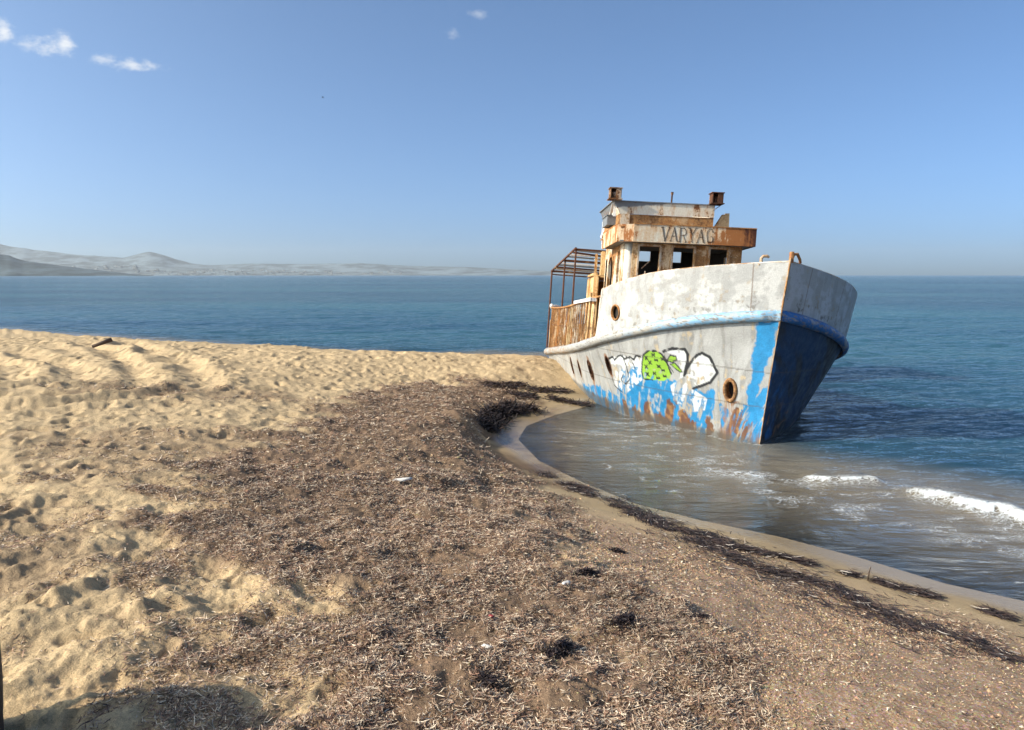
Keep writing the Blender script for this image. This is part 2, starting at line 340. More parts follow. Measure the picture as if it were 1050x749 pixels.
def make_beach():
    az = np.concatenate([np.linspace(-125, -46, 130)[:-1], np.linspace(-46, 44, 900), np.linspace(44, 100, 70)[1:]]) * math.pi / 180
    r = [.25]
    while r[-1] < 95:
        q = r[-1]; r.append(q + (max(.011, .00115 * (q * q + 2.7) / 1.6) if q < 6.5 else min(max(.034, q * .0052), .06) if q < 24 else q * .03))
    r = np.array(r); A, Rr = np.meshgrid(az, r); x = Rr * np.sin(A); y = Rr * np.cos(A)
    x, y = x.ravel(), y.ravel(); z, d, weed, thin, grav = ground(x, y, True)
    me = np_mesh('sand_beach', np.stack([x, y, z], -1), grid_faces(len(r), len(az)))
    # colour of the material itself: pale dry sand, brown weed dust, pinkish shell grit; wetness darkens like real wet sand
    dry = np.array([.55, .40, .23]); shade = (.86 + .28 * fbm(x * 1.7, y * 1.7, 70, 5))[:, None]
    C = dry * shade
    grit = np.array([.34, .205, .115]) * (.8 + .4 * fbm(x * 7, y * 7, 73, 4))[:, None]; C = C + (grit - C) * (grav * .9)[:, None]
    dust = np.array([.19, .12, .078]) * (.7 + .6 * fbm(x * 9, y * 9, 77, 4))[:, None]; C = C + (dust - C) * np.maximum(weed * .9, thin * .45)[:, None]
    damp = sstep(.15, .04, z + (fbm(x * 2, y * 2, 79, 3) - .5) * .05); wet = sstep(.062, .012, z + (fbm(x * 1.2, y * 1.2, 80, 3) - .5) * .035)
    C = C * (1 - .34 * damp - .10 * wet)[:, None] * np.array([1, .985, .96])
    attr_col(me, 'tint', C); attr_f(me, 'wet', wet); attr_f(me, 'damp', damp); attr_f(me, 'grav', grav)
    t = NT('beach_sand'); c = t.coord('Object'); wetn = t.attr('wet', 'Fac'); damps = t.attr('damp', 'Fac'); gr = t.attr('grav', 'Fac')
    g1 = t.noise(c, 330, 3, .7); g2 = t.noise(c, 75, 5, .65); g3 = t.noise(c, 14, 5, .6)
    dryf = t.math('SUBTRACT', 1.0, t.math('MULTIPLY', damps, .8))
    k = t.math('ADD', t.math('MULTIPLY', t.math('SUBTRACT', g1, .5), 1.9), t.math('ADD', t.math('MULTIPLY', t.math('SUBTRACT', g2, .5), 1.1), t.math('MULTIPLY', t.math('SUBTRACT', g3, .5), .4)))
    f = t.math('ADD', 1.0, t.math('MULTIPLY', k, dryf)); v = t.n('ShaderNodeCombineXYZ')
    for i in range(3): t.L.new(f, v.inputs[i])
    col = t.mix(1.0, t.attr('tint'), v.outputs[0], 'MULTIPLY')
    vo = t.n('ShaderNodeTexVoronoi'); t.L.new(c, vo.inputs['Vector']); vo.inputs['Scale'].default_value = 120
    col = t.mix(t.math('MULTIPLY', gr, t.ramp(g2, .42, .62, 0, .5)), col, t.mix(.55, vo.outputs['Color'], (.4, .27, .17), 'MIX'))
    h = t.math('ADD', t.math('MULTIPLY', g1, .35), t.math('ADD', t.math('MULTIPLY', g2, 1.0), t.math('MULTIPLY', g3, 1.6)))
    nrm = t.bump(t.math('MULTIPLY', h, dryf), .75, .012)
    me.materials.append(t.done(t.bsdf(col, t.ramp(wetn, 0, 1, .92, .22), t.ramp(wetn, 0, 1, .15, .5), nrm)))
    o = bpy.data.objects.new('beach', me); COL.objects.link(o); tag(o, 'pale dry sand beach trodden into hollows and running down to the waterline', kind='structure'); return o

# ---------------------------------------------------------------- sea
BREAK = [  # crests of the little breakers: line, height, foam width
    ([(4.35, 8.4), (4.62, 7.95), (4.86, 7.52), (5.1, 7.0), (5.7, 6.2), (6.6, 5.1), (8, 3.6)], .08, .15),
    ([(3.5, 9.12), (3.75, 8.88), (3.98, 8.78), (4.3, 8.75)], .05, .07),
    ([(2.2, 9.35), (2.8, 9.1), (3.4, 8.95)], .012, .02)]
HULL_LINE = [(1.75, 13.9), (2.02, 12.72), (2.5, 11.97), (3.09, 11.22), (3.55, 10.66), (4.06, 11.22), (4.45, 12.2), (4.6, 13.2)]      # where the boat stands in the water
def sea_fields(x, y):
    dd, par = shore_d(x, y); d = -dd                       # metres seaward of the waterline
    depth = np.clip(-ground_base(x, y)[0], 0, 9)
    g = sstep(.4, 4.0, d)
    near = sstep(90, 30, np.hypot(x, y))
    u = x * .93 + y * .36; v = -x * .36 + y * .93           # waves run in from the open bay
    w = (fbm(u * .35, v * 1.1, 101, 4) - .5) * .17 + (fbm(u * 1.2, v * 3.0, 102, 4) - .5) * .065
    w2 = (fbm(x * 1.6, y * 3.4, 104, 3) - .5) * .02
    z = g * near * w + sstep(0, .8, d) * near * w2
    foam = np.zeros(x.shape); froth = np.zeros(x.shape)
    sel = (d > -.2) & (np.hypot(x, y) < 16)
    if sel.any():
        xs, ys = x[sel], y[sel]; brk = np.zeros(xs.shape); zz = np.zeros(xs.shape); ff = np.zeros(xs.shape)
        wx = xs + (fbm(xs * 2.2, ys * 2.2, 110, 3) - .5) * .35; wy = ys + (fbm(xs * 2.2, ys * 2.2, 111, 3) - .5) * .35
        for P, hgt, fw in BREAK:
            bd, sd, pr = poly_nearest(P, wx, wy); n = len(P) - 1
            ends = sstep(0, .9, pr) if P[-1][1] < 5 else sstep(0, .5, pr) * sstep(n, n - .6, pr)
            s = bd * sd                                     # positive on the seaward side
            prof = np.where(s > 0, np.exp(-(s / .5) ** 2), np.exp(-(s / .16) ** 2))
            zz = np.maximum(zz, hgt * prof * ends)
            lace = fbm(xs * 9, ys * 9, 113, 4)
            brk = np.maximum(brk, ends * np.where(s > 0, np.exp(-(s / .12) ** 2), np.exp(-(s / .45) ** 2)))
            ff = np.maximum(ff, ends * np.exp(-((s + .1) / fw) ** 2) * sstep(.36, .56, lace + .24 * np.exp(-((s + .06) / (.5 * fw)) ** 2)))
        # lacy patches drifting in the shallows and the swash line at the waterline
        ds = d[sel]; cell = fbm(xs * 3.2, ys * 7, 120, 4); lace = np.abs(fbm(xs * 8 + 2, ys * 17, 121, 4) - .5)
        patch = sstep(.56, .66, cell) * sstep(.075, .02, lace) * sstep(.5, 1.3, ds) * sstep(5, 2.2, ds)
        edge = .7 * np.exp(-((ds - .05 - .1 * fbm(xs * 1.5, ys * 1.5, 122, 3)) / .018) ** 2) * sstep(.52, .62, fbm(xs * .9, ys * .9, 125, 2))
        line2 = .9 * sstep(.022, .006, np.abs(fbm(xs * .8, ys * 1.6, 127, 3) - .5 + .02 * (cell - .5))) * sstep(.25, .6, ds) * sstep(2.6, 1.4, ds) * sstep(.5, .6, fbm(xs * 5, ys * 5, 128, 3))
        ff = np.maximum(ff, np.maximum(edge * .6, line2 * .6)); froth[sel] = np.maximum(sstep(.45, .62, cell) * sstep(.4, 1.2, ds) * sstep(4.2, 1.8, ds) * .75, np.exp(-np.clip(ds - 1.2, 0, 9) * 0) * brk); hd, _, _ = poly_nearest(HULL_LINE, xs, ys); froth[sel] = np.maximum(froth[sel], .85 * np.exp(-(hd / .11) ** 2) * sstep(.35, .6, fbm(xs * 4, ys * 4, 140, 3)))
        z[sel] += zz + .02 * ff * (fbm(xs * 22, ys * 22, 130, 2) + .2); foam[sel] = ff
    return z, depth, d, foam, froth

def make_sea():
    az = np.concatenate([np.linspace(-100, -42, 90)[:-1], np.linspace(-42, 0, 330)[:-1], np.linspace(0, 42, 820), np.linspace(42, 110, 120)[1:]]) * math.pi / 180
    r = [3.6]
    while r[-1] < 3900:
        q = r[-1]; r.append(q + (max(.02, .0011 * (q * q + 5.8) / 2.4) if q < 9 else .045 if q < 15 else q * .0042 if q < 70 else q * .02 if q < 400 else q * .06))
    r = np.array(r); A, Rr = np.meshgrid(az, r); x = (Rr * np.sin(A)).ravel(); y = (Rr * np.cos(A)).ravel()
    far = np.hypot(x, y) > 130; z = np.zeros(x.shape); dep = np.full(x.shape, 9.); d = np.full(x.shape, 200.); fo = np.zeros(x.shape); fr_ = np.zeros(x.shape)
    n = ~far; z[n], dep[n], d[n], fo[n], fr_[n] = sea_fields(x[n], y[n])
    keep = (d > -.9).reshape(len(r), len(az))
    F = grid_faces(len(r), len(az)); F = F[keep.ravel()[F].any(1)]
    used = np.unique(F); mp = np.full(len(x), -1); mp[used] = np.arange(len(used))
    me = np_mesh('sea', np.stack([x, y, z], -1)[used], mp[F])
    attr_f(me, 'depth', dep[used]); attr_f(me, 'foam', fo[used]); attr_f(me, 'froth', fr_[used])
    t = NT('sea_water'); c = t.coord('Object'); dep_s = t.attr('depth', 'Fac'); foam = t.attr('foam', 'Fac')
    w1 = t.noise(t.coord('Object', (.55, 1.25, 1)), 1.5, 6, .6, .4); w2 = t.noise(t.coord('Object', (.8, 1.7, 1)), 7.5, 4, .6); big = t.noise(t.coord('Object', (.010, .03, 1)), 1, 4, .55); w3 = t.noise(t.coord('Object', (.10, .26, 1)), 1.0, 5, .6)
    shal = t.ramp(dep_s, .0, .35)
    h = t.math('ADD', t.math('MULTIPLY', w1, .55), t.math('ADD', t.math('MULTIPLY', w2, .10), t.math('MULTIPLY', w3, 2.2)))
    nrm = t.bump(t.math('MULTIPLY', h, t.ramp(dep_s, 0, .4, .35, 1)), 1.0, .44)
    deep = t.mix(t.ramp(big, .38, .62), (.020, .070, .115), (.042, .120, .148))
    body = t.mix(t.ramp(dep_s, .08, .36), (.43, .355, .255), deep)
    opac = t.math('SUBTRACT', 1.0, t.math('POWER', 2.718, t.math('MULTIPLY', dep_s, -3.8)))
    dif = t.n('ShaderNodeBsdfDiffuse'); t.set(dif.inputs[0], body); tr = t.n('ShaderNodeBsdfTransparent'); tr.inputs[0].default_value = (.96, .97, .95, 1)
    m1 = t.n('ShaderNodeMixShader'); t.L.new(opac, m1.inputs[0]); t.L.new(tr.outputs[0], m1.inputs[1]); t.L.new(dif.outputs[0], m1.inputs[2])
    gl = t.n('ShaderNodeBsdfGlossy'); gl.inputs['Roughness'].default_value = .08; t.L.new(nrm, gl.inputs['Normal']); gl.inputs[0].default_value = (1, 1, 1, 1)
    fr = t.n('ShaderNodeFresnel'); fr.inputs[0].default_value = 1.333; t.L.new(nrm, fr.inputs['Normal'])
    m2 = t.n('ShaderNodeMixShader'); t.L.new(fr.outputs[0], m2.inputs[0]); t.L.new(m1.outputs[0], m2.inputs[1]); t.L.new(gl.outputs[0], m2.inputs[2])
    fd = t.n('ShaderNodeBsdfDiffuse'); fd.inputs[0].default_value = (.66, .68, .68, 1); m3 = t.n('ShaderNodeMixShader')
    fine = t.noise(c, 34, 5, .7)
    dn = t.n('ShaderNodeTexNoise'); dn.inputs['Scale'].default_value = 4.5; dn.inputs['Detail'].default_value = 3; t.L.new(c, dn.inputs['Vector'])
    va = t.n('ShaderNodeVectorMath', operation='MULTIPLY_ADD'); t.L.new(dn.outputs['Color'], va.inputs[0]); va.inputs[1].default_value = (.35, .35, 0); t.L.new(t.coord('Object', (1, 2.1, 1)), va.inputs[2])
    def lace(sc, w):
        vo = t.n('ShaderNodeTexVoronoi', feature='DISTANCE_TO_EDGE'); t.L.new(va.outputs[0], vo.inputs['Vector']); vo.inputs['Scale'].default_value = sc; return t.ramp(vo.outputs['Distance'], 0, w, 1, 0)
    froth = t.attr('froth', 'Fac'); net = t.math('MULTIPLY', t.math('MAXIMUM', lace(5, .045), t.math('MULTIPLY', lace(13, .10), .8)), t.ramp(t.math('ADD', froth, t.math('MULTIPLY', t.math('SUBTRACT', fine, .5), 1.2)), .35, .95))
    solid = t.ramp(t.math('ADD', foam, t.math('MULTIPLY', t.math('SUBTRACT', fine, .5), 1.5)), .32, 1.05)
    t.L.new(t.math('MINIMUM', t.math('MAXIMUM', solid, t.math('MULTIPLY', net, .7)), .95), m3.inputs[0]); t.L.new(m2.outputs[0], m3.inputs[1]); t.L.new(fd.outputs[0], m3.inputs[2])
    me.materials.append(t.done(m3.outputs[0]))
    o = bpy.data.objects.new('sea', me); COL.objects.link(o); tag(o, 'rippled blue sea reaching to the horizon', kind='structure')

# ---------------------------------------------------------------- hills across the bay
def ridge(name, D, depth, pts, col, seed, label):
    us = np.linspace(pts[0][0], pts[-1][0], 420); prof = (282.2 - np.interp(us, [p[0] for p in pts], [p[1] for p in pts]))
    a = np.arctan((us - 525) / F_PX); rows = [(-.02, -.02), (0, .0), (.12, .16), (.3, .4), (.55, .72), (.8, .93), (1, 1), (1.4, .8), (2, .3), (2.4, -.05)]
    V = []
    for k, (q, hh) in enumerate(rows):
        dd = D + depth * q + 22 * (fbm(us * .06, us * 0 + k, seed, 3) - .5)
        hgt = np.clip(prof, 0, None) * D / F_PX / np.cos(a) * (1 + depth * max(min(q, 1), 0) / D) * hh
        hgt = hgt * (1 + (.22 * (fbm(us * .07, us * 0 + k * 1.7, seed + 5, 4) - .5) if 1 < k < 6 else .05 * (fbm(us * .15, us * 0, seed + 9, 3) - .5))) + (.8 if 0 < k < 9 else -3)
        V.append(np.stack([dd * np.tan(a), dd, hgt], -1))
    V = np.concatenate(V); me = np_mesh(name, V, grid_faces(len(rows), len(us)))
    t = NT(name + '_ground'); n = t.noise(t.coord('Object', (.012, .012, .05)), 1, 8, .65); n2 = t.noise(t.coord('Object', (.06, .06, .16)), 1, 4, .6)
    cc = t.mix(t.ramp(n, .4, .6), col, tuple(q * 2.3 for q in col)); cc = t.mix(t.ramp(n2, .6, .72, 0, .5), cc, (.16, .155, .14))
    me.materials.append(t.done(t.bsdf(cc, .95, .1))); o = bpy.data.objects.new(name, me); COL.objects.link(o); tag(o, label, kind='structure'); return o
def make_hills():
    ridge('hills', 3500, 380, [(-760, 283), (-600, 276), (-450, 262), (-200, 250), (-60, 251), (0, 256), (40, 260.5), (80, 264), (130, 266.5), (142, 263.8), (156, 261), (168, 262.8), (182, 267), (200, 271.5), (220, 273), (260, 271), (310, 271.5), (370, 270.3), (420, 273), (480, 274), (520, 276), (560, 278.2), (610, 281), (650, 283)], (.085, .105, .115), 3, 'long pale ridge with a low cone across the bay')  # colour made paler and bluer to carry part of the distance haze
    ridge('hills', 2750, 300, [(-760, 283), (-500, 274), (-200, 266), (-100, 266), (0, 268.5), (60, 272), (130, 274.5), (215, 277.5), (300, 279), (420, 280.8), (520, 283)], (.085, .10, .105), 13, 'low middle slopes below the pale ridge')  # some haze is mixed into this colour as well
    ridge('headland', 1700, 200, [(-700, 283), (-450, 268), (-200, 257), (-160, 258), (-40, 262.5), (0, 263.8), (14, 265), (26, 269), (60, 273), (95, 276.5), (130, 280), (160, 283)], (.04, .055, .062), 23, 'dark wooded headland at the left end of the bay')
    # pale specks of a town along the far shore: one mass, far too small and many to count
    m = MB(); r = random.Random(5)
    for i in range(150):
        u = r.choice([r.gauss(118, 30), r.gauss(215, 45), r.gauss(300, 60)]); v = r.uniform(276.5, 281) if u > 150 else r.uniform(273, 281); D = 2680 + r.uniform(0, 40)
        a = (u - 525) / F_PX; hgt = (282.0 - v) * D / F_PX / math.cos(math.atan(a)); s = r.uniform(3, 8)
        m.box((D * a, D, hgt), (s * r.uniform(1, 2.2), s, s * .7))
    o = m.build('far_town', flat_mat('far_town_walls', (.42, .42, .40), .9, .1, .2, .1)); tag(o, 'pale specks of a town strung along the far shore', kind='stuff')

def make_haze():
    m = MB(); m.box((0, 0, 50), (13000, 9000, 110)); o = m.build('haze'); tag(o, 'thin sea haze over the bay', kind='stuff')
    # bottom one metre below the deepest ground
    for v in o.data.vertices: v.co.z = -5.0 if v.co.z < 50 else 150.0
    t = NT('haze_air'); p = t.n('ShaderNodeVolumePrincipled'); p.inputs['Color'].default_value = (.93, .95, .95, 1); p.inputs['Density'].default_value = HAZE; p.inputs['Anisotropy'].default_value = .2
    t.L.new(p.outputs[0], t.out.inputs['Volume']); o.data.materials.append(t.m)
HAZE = 9.5e-5
make_beach(); make_sea(); make_hills(); make_haze()
# ---------------------------------------------------------------- the wrecked boat; local x points to the bow, y to port, z up from the stem foot
def boat_matrix():
    a, ph, th = R(3.5), R(4), R(4)
    h = Vector((math.sin(a), -math.cos(a), 0)); port = Vector((-h.y, h.x, 0)); up = Vector((0, 0, 1))
    h2 = h * math.cos(th) + up * math.sin(th); u2 = up * math.cos(th) - h * math.sin(th)
    u3 = u2 * math.cos(ph) + port * math.sin(ph); p3 = port * math.cos(ph) - u2 * math.sin(ph)
    m = Matrix((h2, p3, u3)).transposed().to_4x4(); m.translation = (3.549, 10.691, 0); return m

boat = empty('fishing_boat'); boat.matrix_world = boat_matrix()
tag(boat, 'rusting wrecked fishing boat stranded bow first at the waterline, graffiti on its hull', 'boat')

MAT_CREAM = rust_paint('cream_paint_rusting', (.78, .70, .55), .42)
MAT_CREAM_RUST = rust_paint('cream_paint_half_rusted', (.76, .60, .38), .56)
MAT_VISOR = rust_paint('visor_paint', (.72, .64, .50), .50)
MAT_RUST = rust_paint('rusted_steel', (.58, .34, .15), .74, rust=(.42, .165, .045))
MAT_DARK_RUST = rust_paint('dark_rusted_steel', (.16, .075, .04), .75, dark=.6, rust=(.15, .055, .025))
MAT_ORANGE = rust_paint('orange_stained_plate', (.78, .56, .28), .48, rust=(.46, .20, .055))
MAT_WHITE = rust_paint('chalky_white_paint', (.80, .78, .74), .16)
MAT_HAWSE = rust_paint('hawse_rust', (.30, .17, .09), .6, rust=(.16, .07, .035))
MAT_GREY = flat_mat('weathered_grey_steel', (.22, .23, .24), .7)
MAT_DECK = rust_paint('deck_paint', (.35, .30, .25), .6)
MAT_INTERIOR_SHADE = flat_mat('interior_shade', (.05, .042, .036), .9)  # near-black colour standing for the shade inside cabin, hold and fairlead
MAT_LETTER = rust_paint('dark_lettering_paint', (.045, .026, .018), .08, dark=.6, rust=(.30, .13, .05))

# --- hull skin, with its paint, graffiti and rust worked out on the skin itself
_sg = np.linspace(0, LEN, 3000); _p = hull_pt(_sg, np.full(_sg.shape, .5), -1)
_arc = np.concatenate([[0], np.cumsum(np.hypot(np.diff(_p[:, 0]), np.diff(_p[:, 1])))])
def arc_of_s(s): return np.interp(np.asarray(s, float), -_p[:, 0], _arc)
def AZ(pts): return [(float(arc_of_s(s)), z) for s, z in pts]

G_WHITE_A = AZ([(2.162, 1.029), (1.929, 1.087), (1.797, 1.099), (1.711, 1.077), (1.594, 1.066), (1.464, 1.114), (1.366, 1.1), (1.446, .914), (1.485, .727), (2.047, .412), (2.259, .555), (2.271, .747)])
G_WHITE_B = AZ([(1.002, 1.214), (.88, 1.268), (.719, 1.273), (.685, 1.199), (.693, 1.068), (.74, .892), (.669, .9), (.645, 1.108), (.575, 1.2), (.499, 1.228), (.421, 1.173), (.385, 1.06), (.344, .971), (.402, .837), (.544, .73), (.673, .685), (.489, .556), (.545, .373), (.778, .303), (.965, .425), (.983, .688), (.824, .825), (.793, .974), (.83, 1.175)])
G_GREEN = [AZ([(1.339, 1.134), (1.245, 1.201), (1.103, 1.211), (1.031, 1.171), (.972, 1.027), (.942, .883), (.968, .809), (1.08, .748), (1.27, .75), (1.441, .746), (1.45, .848), (1.406, 1.007)]),
           AZ([(.972, 1.075), (.915, 1.165), (.83, 1.15), (.835, 1.10), (.90, 1.06)]), AZ([(.93, 1.03), (.865, 1.05), (.775, .93), (.80, .915), (.87, .965)])]
G_LINES = [(AZ([(2.23, 1.016), (2.066, 1.055), (2.047, 1.004), (1.912, 1.076), (1.838, 1.093), (1.759, 1.042), (1.62, 1.083), (1.559, 1.042), (1.484, 1.111), (1.40, 1.1)]), .013),
           (AZ([(2.219, 1.041), (2.287, .811), (2.318, .564), (2.078, .459)]), .009), (AZ([(1.797, 1.099), (1.765, .916), (1.781, .697), (1.917, .615), (2.015, .676), (1.903, .783)]), .009), (AZ([(1.71, 1.084), (1.61, 1.035), (1.579, .897)]), .009),
           (AZ([(1.002, 1.214), (.88, 1.268), (.719, 1.273), (.685, 1.199), (.697, 1.052), (.756, .866), (.645, 1.108), (.575, 1.2), (.518, 1.233), (.429, 1.18), (.385, 1.06), (.346, .962), (.428, .809), (.653, .687)]), .019),
           (G_GREEN[0][:6], .014), (G_GREEN[0][-4:] + G_GREEN[0][:1], .01), (G_GREEN[1] + G_GREEN[1][:1], .009), (G_GREEN[2] + G_GREEN[2][:1], .008), (AZ([(1.0, 1.15), (.955, 1.0), (.90, .90)]), .007)]
G_X = AZ([(1.166, 1.147), (1.253, 1.022), (1.133, 1.07), (1.113, .975), (1.338, .95), (1.054, .922), (1.208, .856), (1.343, .831), (1.043, .831), (1.027, 1.095), (1.30, 1.09), (1.16, .79)])
G_BLUE = AZ([(1.878, .806), (1.485, .916), (1.505, .724), (1.29, .942), (1.27, .75), (.99, .751), (.875, .675), (.724, .631), (.394, .683), (.448, .359), (.60, -.05), (1.155, -.05), (2.207, -.05), (3.9, .10), (4.2, .42), (3.684, .42), (2.945, .44), (2.316, .38)])
G_BLUE_STEM = AZ([(-.02, 1.75), (-.22, 1.75), (-.16, 1.40), (-.13, 1.10), (-.05, .55), (.0, .5), (.0, 1.2)])
G_RUST = [(2.18, .13, .10, .20), (1.58, .16, .12, .24), (1.12, .22, .15, .28), (.78, .08, .10, .2), (.165, .28, .12, .38), (2.9, .22, .10, .16), (.03, .1, .08, .24), (1.85, .10, .16, .16), (1.35, .10, .18, .18), (.95, .08, .16, .22), (.5, .10, .12, .18), (3.5, .30, .12, .12)]
HOLES_LOW = [(2.30, .90, .075, .15), (3.25, .76, .085, .17), (4.14, .73, .085, .16), (5.0, .75, .085, .16)]     # s, z, half width along the skin, half height
HAWSE = (.205, .725, .085, .15)
BULW_HOLE = (1.865, 1.785, .105, .115)

def blend(C, col, m): return C + (np.asarray(col) - C) * np.clip(m, 0, 1)[:, None]
def skin_noise(a, z, sx, sz, seed, o=5): return fbm(a * sx + 31, z * sz + 17, seed, o)
def paint_lower(a, z, zr, side):
    n1 = skin_noise(a, z, 3, 3, 201); n2 = skin_noise(a, z, 14, 14, 202); stk = skin_noise(a, z, 16, 1.3, 203); dg = skin_noise(a + z * .55, z, 13, 3.0, 204)
    if side < 0:
        C = np.array([.40, .39, .365]) * (.72 + .5 * n1)[:, None]
        C = blend(C, (.25, .24, .22), sstep(.48, .66, stk) * .7); C = blend(C, (.50, .49, .465), sstep(.56, .68, skin_noise(a + z * .4, z, 11, 2, 208)) * .5)
        C = blend(C, (.55, .42, .25), sstep(.60, .70, stk * .6 + n2 * .4) * .7)                 # thin rust weeps
        wob = (n2 - .5) * .16 + (n1 - .5) * .14
        sd = sdist(G_BLUE, a, z) + wob + .03
        blue = np.array([.022, .215, .44]) * (.75 + .5 * n2)[:, None]
        C = C + (blue - C) * (sstep(-.02, .02, sd) * sstep(.66, .56, dg * .75 + n2 * .25))[:, None]
        sd2 = sdist(G_BLUE_STEM, a, z) + wob * .7
        low = sstep(.02, -.02, np.where(a < .75, z - .50 - .28 * sstep(.30, .05, a) + wob * 1.6 + .1 * (a > .35), 1.0))
        C = C + (blue * 1.02 - C) * np.maximum(sstep(-.02, .015, sd2), low * sstep(.62, .52, dg))[:, None]
        white = np.array([.66, .66, .64]) * (.82 + .3 * n1)[:, None]
        flake = sstep(.63, .53, dg * .55 + n2 * .45)
        C = blend(C, white, sstep(-.008, .006, sdist(G_WHITE_A, a, z)) * np.where(z < .93, sstep(.53, .46, dg * .6 + n2 * .4), sstep(.70, .60, n2)))
        C = blend(C, white, sstep(-.008, .006, sdist(G_WHITE_B, a, z)) * np.where(z < .84, sstep(.55, .48, dg * .6 + n2 * .4), sstep(.70, .60, n2)))
        for P in G_GREEN: C = blend(C, np.array([.27, .47, .045]) * (.75 + .5 * n1)[:, None], sstep(-.004, .004, sdist(P, a, z)) * np.where(z < .93, sstep(.60, .52, dg * .5 + n2 * .5), 1))
        wear = sstep(.70, .62, n2 * .6 + dg * .4)
        for P, w in G_LINES:
            d, _, _ = poly_nearest(P, a, z); C = blend(C, (.022, .022, .024), sstep(w * 1.35, w * .9, d + (n2 - .5) * w * .7) * wear)
        for i, (gx, gz) in enumerate(G_X):
            for k in (-1, 1):
                q = .6 + .3 * math.sin(i * 2.1); d, _, _ = poly_nearest([(gx - .028, gz - k * .03 * q), (gx + .028, gz + k * .03 * q)], a, z); C = blend(C, (.02, .025, .02), sstep(.0135, .009, d))
        for s, cz, wa, wz in G_RUST:
            ca = float(arc_of_s(s)); q = ((a - ca + .35 * (z - cz)) / wa) ** 2 + ((z - cz) / wz) ** 2
            m = sstep(.0, .25, 1 - q + (skin_noise(a, z, 9, 3, 205) - .5) * 2.2 + (n2 - .5)) * sstep(.46, .54, skin_noise(a + .4 * z, z, 8, 3, 206) + .22 * (q < .3))
            C = blend(C, np.array([.15, .062, .026]), m * .95); C = blend(C, np.array([.34, .18, .07]), m * sstep(.54, .68, n2) * .7)
        C = blend(C, (.16, .075, .035), sstep(.30, .06, z - .16 * (a < 3) * 0 + (stk - .5) * .5 + (n2 - .5) * .2) * sstep(.52, .62, skin_noise(a, z, 3.3, 2, 207)) * .9)
        ha = float(arc_of_s(HAWSE[0]))
        C = blend(C, (.30, .145, .06), sstep(.11, .03, np.abs(a - ha - .10 * (HAWSE[1] - z)) + (n2 - .5) * .12) * sstep(HAWSE[1] - .05, HAWSE[1] - .2, z) * sstep(.42, .6, stk) * .9)
        for s, cz, wa, wz in HOLES_LOW:
            ca = float(arc_of_s(s)); C = blend(C, (.34, .17, .07), sstep(.055, .02, np.abs(a - ca) + (n2 - .5) * .06) * sstep(cz + .2, cz, z) * sstep(.45, .6, stk) * .8)
            q = np.hypot((a - ca) / wa, (z - cz) / wz); C = blend(C, (.25, .12, .05), sstep(1.5, 1.1, q + (n2 - .5) * .8) * .85)
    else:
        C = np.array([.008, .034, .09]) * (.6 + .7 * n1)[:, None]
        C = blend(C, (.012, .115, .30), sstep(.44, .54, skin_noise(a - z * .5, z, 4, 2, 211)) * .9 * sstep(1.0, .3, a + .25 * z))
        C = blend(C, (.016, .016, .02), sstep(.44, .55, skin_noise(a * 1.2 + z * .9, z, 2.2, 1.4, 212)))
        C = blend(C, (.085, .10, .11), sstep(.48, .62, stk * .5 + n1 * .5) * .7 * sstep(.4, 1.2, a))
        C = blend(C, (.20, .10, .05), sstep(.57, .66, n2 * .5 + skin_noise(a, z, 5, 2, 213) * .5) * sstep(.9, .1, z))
    seam = np.minimum(np.minimum(np.abs(z - .52 - .045 * a), np.abs(z - 1.02 - .05 * a)), np.abs(a - 3.3))
    C = blend(C, (.09, .075, .06), sstep(.010, .004, seam) * .6)
    C = blend(C, (.17, .08, .035), sstep(.016, .004, a + (n2 - .5) * .02) * .7)                # the rusty stem
    C = blend(C, (.09, .085, .07), sstep(.06, -.02, z - .07 * a + (n2 - .5) * .05) * .7)        # dark wet band at the water
    return C
def paint_bulwark(a, z, zr, side):
    n1 = skin_noise(a, z, 2.6, 3, 221); n2 = skin_noise(a, z, 15, 15, 222); stk = skin_noise(a, z, 11, 1.2, 223); n3 = skin_noise(a, z, 6, 6, 224)
    C = (np.array([.57, .555, .52]) if side < 0 else np.array([.50, .505, .515])) * (.88 + .22 * n1)[:, None]
    C = blend(C, (.38, .37, .35), sstep(.46, .60, n3) * .7); C = blend(C, (.36, .34, .31), sstep(.54, .64, n2 * .55 + n1 * .45) * .65); C = blend(C, (.33, .32, .30), sstep(.48, .60, skin_noise(a, z, 9, 4, 227) * .6 + stk * .4) * .5)
    C = blend(C, (.46, .36, .24), sstep(.64, .72, stk * .55 + n2 * .45) * .5)
    C = blend(C, (.10, .085, .075), sstep(.62, .68, n2 * .7 + n3 * .3) * (.55 if side < 0 else .85) * sstep(.5, .1, z - zr))
    seams = np.full(a.shape, 9.)
    for q in ((.36,) if side < 0 else (.42, 1.35)): seams = np.minimum(seams, np.abs(a - q - .06 * (z - 2)))
    C = blend(C, (.2, .14, .1), sstep(.011, .004, seams) * .7); C = blend(C, (.40, .19, .08), sstep(.014, .004, a + (n2 - .5) * .02) * .7)
    C = blend(C, (.35, .2, .1), sstep(.05, .01, z_top(np.full(a.shape, 1.)) * 0 + np.abs(z - zr - .01) + (n2 - .5) * .05) * .35)
    return C

